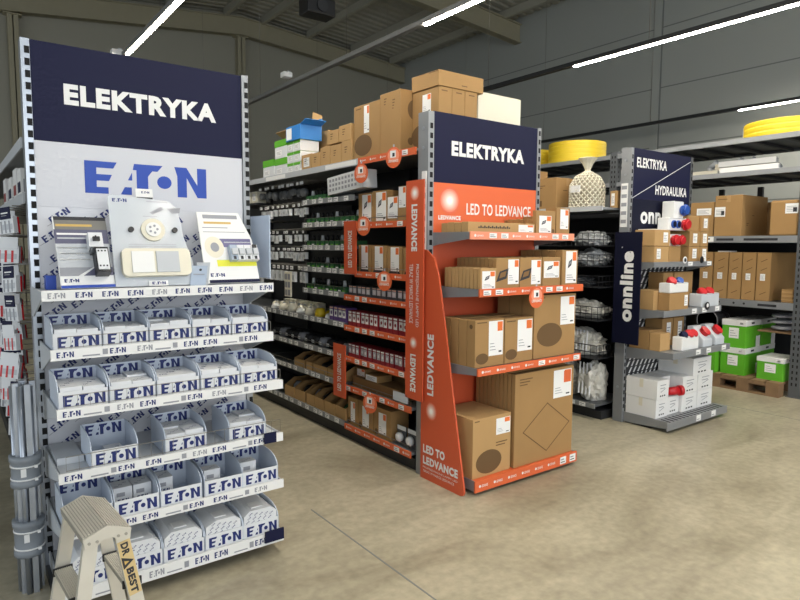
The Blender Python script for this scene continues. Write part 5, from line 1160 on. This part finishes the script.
for dirn in (1, -1):
    for k in range(n):
        pts = []
        for s in range(15):
            t = s/14; z = ZD+0.004+t*0.322; a = 2*PI*k/n+dirn*t*2.0
            r = 0.168 if t < 0.62 else (0.168-(t-0.62)/0.25*0.05 if t < 0.87 else 0.118-(t-0.87)/0.13*0.08); pts.append((4.61+0.9*r*math.cos(a), 3.44+0.9*r*math.sin(a), z))
        mb.path(pts, 0.0055, 'net', 5)
mb.build('netting', T)
mb = MB(); mb.lathe((4.61, 3.44, 0), [(0.03, ZD+0.325), (0.024, ZD+0.345), (0.05, ZD+0.40), (0.085, ZD+0.445), (0.07, ZD+0.45), (0.03, ZD+0.37)], 'net', 12, smooth=False); mb.build('tied_neck', T)
mb = MB(); mb.box(4.455, 4.462, 3.40, 3.50, ZD+0.14, ZD+0.20, 'paper'); mb.build('paper_label', T)

# ------------------------------------------------------------------ pallet rack along the right wall
RK = thing('pallet_rack', (7.25, 3.5, 0), 'grey heavy pallet rack with beams and decks along the right wall', 'rack')
X0, X1 = 6.73, 7.78
for y in (0.35, 2.49, 4.64, 6.79, 8.95):
    for x in (X0, X1-0.08):
        mb = MB(); mb.box(x, x+0.08, y-0.05, y+0.05, 0, 2.66, 'steel_dark'); z = 0.12
        while z < 2.6:
            for v in (-0.028, 0.012): mb.rect(FL(x), -y+v, -y+v+0.014, z, z+0.03, 'slot_black', 0.001)
            mb.rect(FF(y-0.05), x+0.03, x+0.045, z, z+0.03, 'slot_black', 0.001); z += 0.06
        mb.build('upright', RK)
        mb = MB(); mb.box(x-0.01, x+0.09, y-0.07, y+0.07, 0, 0.008, 'steel_dark'); mb.build('foot_plate', RK)
    for z0, z1 in ((0.3, 1.0), (1.0, 1.7), (1.7, 2.4)):
        mb = MB(); mb.bar((X0+0.08, y, z0), (X1-0.08, y, z1), 0.03, 0.03, 'steel_dark'); mb.build('brace', RK)
YS = [(0.40, 2.44), (2.54, 4.59), (4.69, 6.74), (6.84, 8.9)]
BZ = [(0.905, 0.07), (1.578, 0.07), (2.260, 0.05), (2.600, 0.05)]
for bz, h in BZ:
    for (a, b) in YS:
        if a > 6 and bz < 2: continue
        for x in (X0, X1-0.045):
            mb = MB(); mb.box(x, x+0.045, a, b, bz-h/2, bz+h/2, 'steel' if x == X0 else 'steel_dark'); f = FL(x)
            if x == X0:
                r = random.Random(int(bz*100+a*7)); u = -b+0.05
                while u < -a-0.2 and bz < 2:
                    k = r.random()
                    if k < 0.4: mb.rect(f, u, u+0.11, bz-h*0.38, bz+h*0.38, 'paper', 0.001); mb.rect(f, u+0.012, u+0.07, bz-h*0.05, bz+h*0.18, 'ink', 0.0014)
                    elif k < 0.6: mb.rect(f, u, u+0.18, bz-h*0.2, bz+h*0.15, 'ink', 0.001)
                    elif k < 0.8: mb.disc(f, u+0.03, bz, 0.012, 0.012, 'ink', 0.001, 8)
                    u += 0.10+0.08*r.random()
            mb.build('beam', RK)
        mb = MB(); mb.box(X0+0.046, X1-0.046, a, b, bz+h/2-0.016, bz+h/2-0.001, 'steel_dark'); 
        yy = a+0.15
        while yy < b-0.1: mb.box(X0+0.046, X1-0.046, yy, yy+0.04, bz-h/2, bz+h/2-0.017, 'steel_black'); yy += 0.32
        mb.build('deck', RK)
mb = MB(); mb.box(X1+0.005, X1+0.02, 0.3, 6.8, 0.1, 2.02, 'steel_black'); mb.build('back_panel', RK)  # dark sheet added in for the shade inside the rack
for y in (2.9, 3.35, 3.8):
    mb = MB(); mb.box(X1-0.03, X1+0.004, y-0.03, y+0.03, 2.0, 2.2, 'steel_black'); mb.build('back_strut', RK)
zB, zM, zU, zT = 0.9405, 1.6135, 2.2855, 2.6255
GR = 'cartons on the right wall rack'
def slash_fn(v): return lambda mb, fr, U0, W, z0, H: mb.decal(fr, [(U0+W*0.3, z0+H*v), (U0+W*0.75, z0+H*(v+0.06)), (U0+W*0.75, z0+H*(v+0.075)), (U0+W*0.3, z0+H*(v+0.015))], 'print_brown', 0.001)
carton(6.752, 7.35, 3.09, 3.37, zM, 2.045, 'large brown carton with white label on the middle rack beam, left one', GR, labels=[('L', 0.0, 0.40, 0.48, 0.72, 'code')], extra=[('L', lines_fn(0.1, 0.9, 1, 0.10)), ('F', lines_fn(0.4, 0.5, 1, 0.05)), ('F', lines_fn(0.2, 0.3, 2, 0.05))], tape='x')
carton(6.752, 7.35, 2.555, 2.815, zM, 1.965, 'large rounded brown carton at the right picture edge on the middle rack beam', GR, labels=[('L', 0.55, 1.0, 0.62, 0.9, 'code')], bevel=0.02)
carton(6.765, 7.30, 3.385, 3.68, zM, 1.985, 'brown carton half hidden behind the dark stand on the middle rack beam', GR, labels=[('L', 0.35, 0.9, 0.62, 0.82, 'plain')])
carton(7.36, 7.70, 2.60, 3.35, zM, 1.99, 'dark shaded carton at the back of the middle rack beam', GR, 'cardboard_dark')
for i, (a, b) in enumerate([(2.795, 2.93), (2.94, 3.073), (3.083, 3.215), (3.225, 3.375), (3.39, 3.53)]):
    carton(6.80, 7.45, a, b, zB, 1.44, 'tall narrow brown carton on the low rack beam, %s from the right' % nth(i), GR, 'cardboard', labels=[('L', 0.28, 0.64, 0.42, 0.56, 'plain')], extra=[('L', slash_fn(v)) for v in (0.12, 0.62, 0.8)])
carton(6.86, 7.0, 3.23, 3.37, 1.441, 1.455, 'thin white sheet lying on a tall narrow carton of the low beam', None, 'white')
for i in range(7):
    carton(6.80, 7.0, 2.57+0.004*(i % 3), 2.68, zB+i*0.019, zB+i*0.019+0.018, 'flat wooden-looking sheet in the short stack by the right upright, layer %s' % nth(i), 'flat sheets on the low beam', 'cardboard_light' if i % 2 else 'cardboard')
# white plastic profiles on the upper beam
for i, (x, ya, yb, dz, w) in enumerate([(6.80, 2.78, 3.37, 0.0, 0.07), (6.88, 2.80, 3.45, 0.0, 0.06), (6.96, 2.85, 3.60, 0.0, 0.06), (6.84, 3.30, 3.72, 0.0, 0.05), (6.83, 2.82, 3.40, 0.072, 0.06), (6.92, 2.90, 3.48, 0.062, 0.05)]):
    T = thing('white_profile', (x, (ya+yb)/2, zU+dz), 'long white plastic profile on the upper rack beam, %s' % ['front right one', 'second from the front', 'rearmost', 'short left one', 'upper front one', 'upper back one'][i], 'plastic profile', 'white profiles on the rack')
    mb = MB()
    if i == 3: xf = Matrix.Translation((x, 3.45, zU+0.0)) @ Matrix.Rotation(0.0, 4, 'X'); mb.box(0, w, -0.04, 0.30, 0, 0.05, 'cream', xf)
    else: mb.box(x, x+w, ya, yb, zU+dz, zU+dz+0.06, 'cream' if i % 2 else 'white')
    mb.build('profile', T, bevel=0.006)
    mb = MB(); yy = ya-0.006 if i != 3 else 3.404; mb.box(x+0.006, x+w-0.006, yy, yy+0.006, zU+dz+0.006, zU+dz+0.044, 'grey_light'); mb.build('end_cap', T)
for i, y in enumerate((3.20, 3.33, 3.60)):
    T = thing('pipe_elbow', (7.06, y, zU), 'small grey plastic elbow standing behind the white profiles, %s' % ['right', 'middle', 'left'][i], 'pipe fitting', 'elbows on the rack'); mb = MB(); mb.tube((7.06, y, zU), (7.06, y, zU+0.11), 0.03, 'grey_light', 14); mb.build('socket', T); mb = MB(); mb.tube((7.06, y, zU+0.10), (7.06, y-0.08, zU+0.17), 0.028, 'grey_light', 14); mb.build('bend', T)
def coil(x, y, z, R, h, label):
    T = thing('pipe_coil', (x, y, z), label, 'pipe coil', 'yellow pipe coils on the rack'); mb = MB(); pr = []; n = max(3, int(h/0.055)); st = h/n
    pr.append((R*0.55, z))
    for i in range(n):
        for a in range(5): t = -PI/2+PI*a/4; pr.append((R-st*0.05+st*0.05*math.cos(t), z+st*(i+0.5)+st*0.5*math.sin(t)))
    pr.append((R*0.55, z+h)); mb.lathe((x, y, 0), pr+[(R*0.55, z)], 'yellow', 48); mb.build('pipe_turns', T)
    mb = MB(); 
    for a in (-2.8, -1.3): c, s_ = math.cos(a+PI), math.sin(a+PI); mb.box(-0.012, 0.012, -0.003, 0.003, z, z+h, 'white', Matrix.Translation((x+(R+0.004)*c, y+(R+0.004)*s_, 0)) @ Matrix.Rotation(a+PI/2, 4, 'Z'))
    mb.build('binding_strap', T)
coil(7.20, 5.56, zT, 0.39, 0.29, 'yellow pipe coil on the rack roof above the white net sack')
coil(7.25, 6.42, zT, 0.39, 0.27, 'yellow pipe coil half hidden behind the middle header sign')
coil(7.27, 2.86, zT, 0.45, 0.175, 'yellow pipe coil on the rack roof at the right picture edge')
# pallets with green and white boxes
def pallet(y0, y1, label):
    T = thing('wooden_pallet', (7.05, (y0+y1)/2, 0), label, 'pallet', 'wooden pallets'); xa, xb = 6.60, 7.50
    for i in range(3):
        y = y0+(y1-y0-0.12)*i/2
        for j, x in enumerate((xa, (xa+xb)/2-0.06, xb-0.12)): mb = MB(); mb.box(x, x+0.12, y, y+0.12, 0.022, 0.10, 'wood'); mb.build('block', T)
    for i in range(3):
        x = (xa, (xa+xb)/2-0.06, xb-0.12)[i]
        mb = MB(); mb.box(x, x+0.12, y0, y1, 0.0, 0.0215, 'wood'); mb.build('bottom_board', T); mb = MB(); mb.box(x, x+0.12, y0, y1, 0.1005, 0.122, 'wood'); mb.build('stringer_board', T)
    for i in range(5):
        y = y0+(y1-y0-0.12)*i/4; mb = MB(); mb.box(xa, xb, y, y+0.12, 0.1225, 0.144, 'wood'); mb.build('top_board', T)
pallet(2.575, 3.27, 'worn wooden pallet under the green boxes beside the rack upright'); pallet(3.29, 4.15, 'wooden pallet farther back under the green boxes')
def gbox(x0, x1, y0, y1, z0, z1, label):
    T = thing('green_box', ctr(x0, x1, y0, y1, z0), label, 'box', 'green and white boxes on the pallets'); h = z1-z0
    mb = MB(); mb.box(x0, x1, y0, y1, z0, z0+h*0.80, 'green'); mb.rect(FF(y0), x0+(x1-x0)*0.72, x1, z0, z0+h*0.4, 'paper', 0.001); mb.rect(FL(x0), -y1+(y1-y0)*0.30, -y1+(y1-y0)*0.72, z0+h*0.34, z0+h*0.72, 'paper', 0.001)
    for i in range(3): mb.rect(FL(x0), -y1+(y1-y0)*0.34, -y1+(y1-y0)*(0.66-0.08*i), z0+h*(0.42+0.09*i), z0+h*(0.44+0.09*i), 'ink_grey', 0.0014)
    mb.build('body', T)
    mb = MB(); mb.box(x0-0.004, x1+0.004, y0-0.004, y1+0.004, z0+h*0.78+0.005, z1, 'white'); mb.rect(FF(y0-0.004), x0+(x1-x0)*0.35, x0+(x1-x0)*0.55, z0+h*0.86, z0+h*0.93, 'ink', 0.001); mb.rect(FL(x0-0.004), -y0-(y1-y0)*0.3, -y0-(y1-y0)*0.1, z0+h*0.84, z0+h*0.94, 'paper', 0.001); mb.build('lid', T)
    mb = MB(); mb.rect(FL(x0-0.004), -y0-(y1-y0)*0.12-0.03, -y0-(y1-y0)*0.12, z0+h*0.86, z0+h*0.92, 'ink', 0.001); mb.build('hand_hole', T)
gbox(6.70, 7.05, 2.955, 3.205, 0.1445, 0.43, 'lower green and white box in the tall front stack on the pallet')
gbox(6.71, 7.05, 2.965, 3.205, 0.4315, 0.725, 'upper green and white box in the tall front stack on the pallet')
gbox(7.08, 7.42, 2.965, 3.20, 0.1445, 0.43, 'lower green box in the rear stack on the pallet'); gbox(7.08, 7.42, 2.965, 3.20, 0.4315, 0.72, 'upper green box in the rear stack on the pallet')
gbox(6.71, 7.05, 2.585, 2.835, 0.1445, 0.375, 'single low green box near the rack upright')
gbox(6.62, 7.05, 3.225, 3.50, 0.1445, 0.5845, 'green box mostly hidden behind the dark stand')
for i in range(3):
    T = thing('folded_sack', (6.98, 2.70, 0.645+i*0.06), 'dark folded sack on the board above the low green box, %s' % ['lowest', 'middle', 'top'][i], 'sack', 'folded sacks'); mb = MB(); mb.blob((6.98, 2.70, 0.667+i*0.062), 0.17, 0.13, 0.025, 'ink_grey', 20+i, 0.10); mb.build('cloth', T)
T = thing('hanging_board', (6.98, 2.70, 0.64), 'thin wooden board lying under the folded sacks inside the rack', 'board'); mb = MB(); mb.box(6.78, 7.2, 2.56, 2.88, 0.625, 0.640, 'wood'); mb.build('board', T); mb = MB(); mb.box(7.16, 7.2, 2.60, 2.64, 0.1445, 0.624, 'wood'); mb.build('prop', T)
T = thing('black_cable_drum', (6.80, 3.34, 0.585), 'black round cable drum behind the angled sockets in front of the rack', 'cable drum')
mb = MB(); mb.tube((6.64, 3.34, 0.70), (6.66, 3.34, 0.70), 0.115, 'black_plastic', 28); mb.build('near_flange', T); mb = MB(); mb.tube((6.661, 3.34, 0.70), (6.90, 3.34, 0.70), 0.08, 'steel_black', 24); mb.build('core', T); mb = MB(); mb.tube((6.901, 3.34, 0.70), (6.92, 3.34, 0.70), 0.115, 'black_plastic', 28); mb.build('far_flange', T)
mb = MB(); mb.lathe((6.6395, 3.34, 0.70), [(0.110, 0), (0.110, -0.002), (0.115, -0.002), (0.115, 0)], 'ink_grey', 28, axis=0); mb.build('white_rim', T)
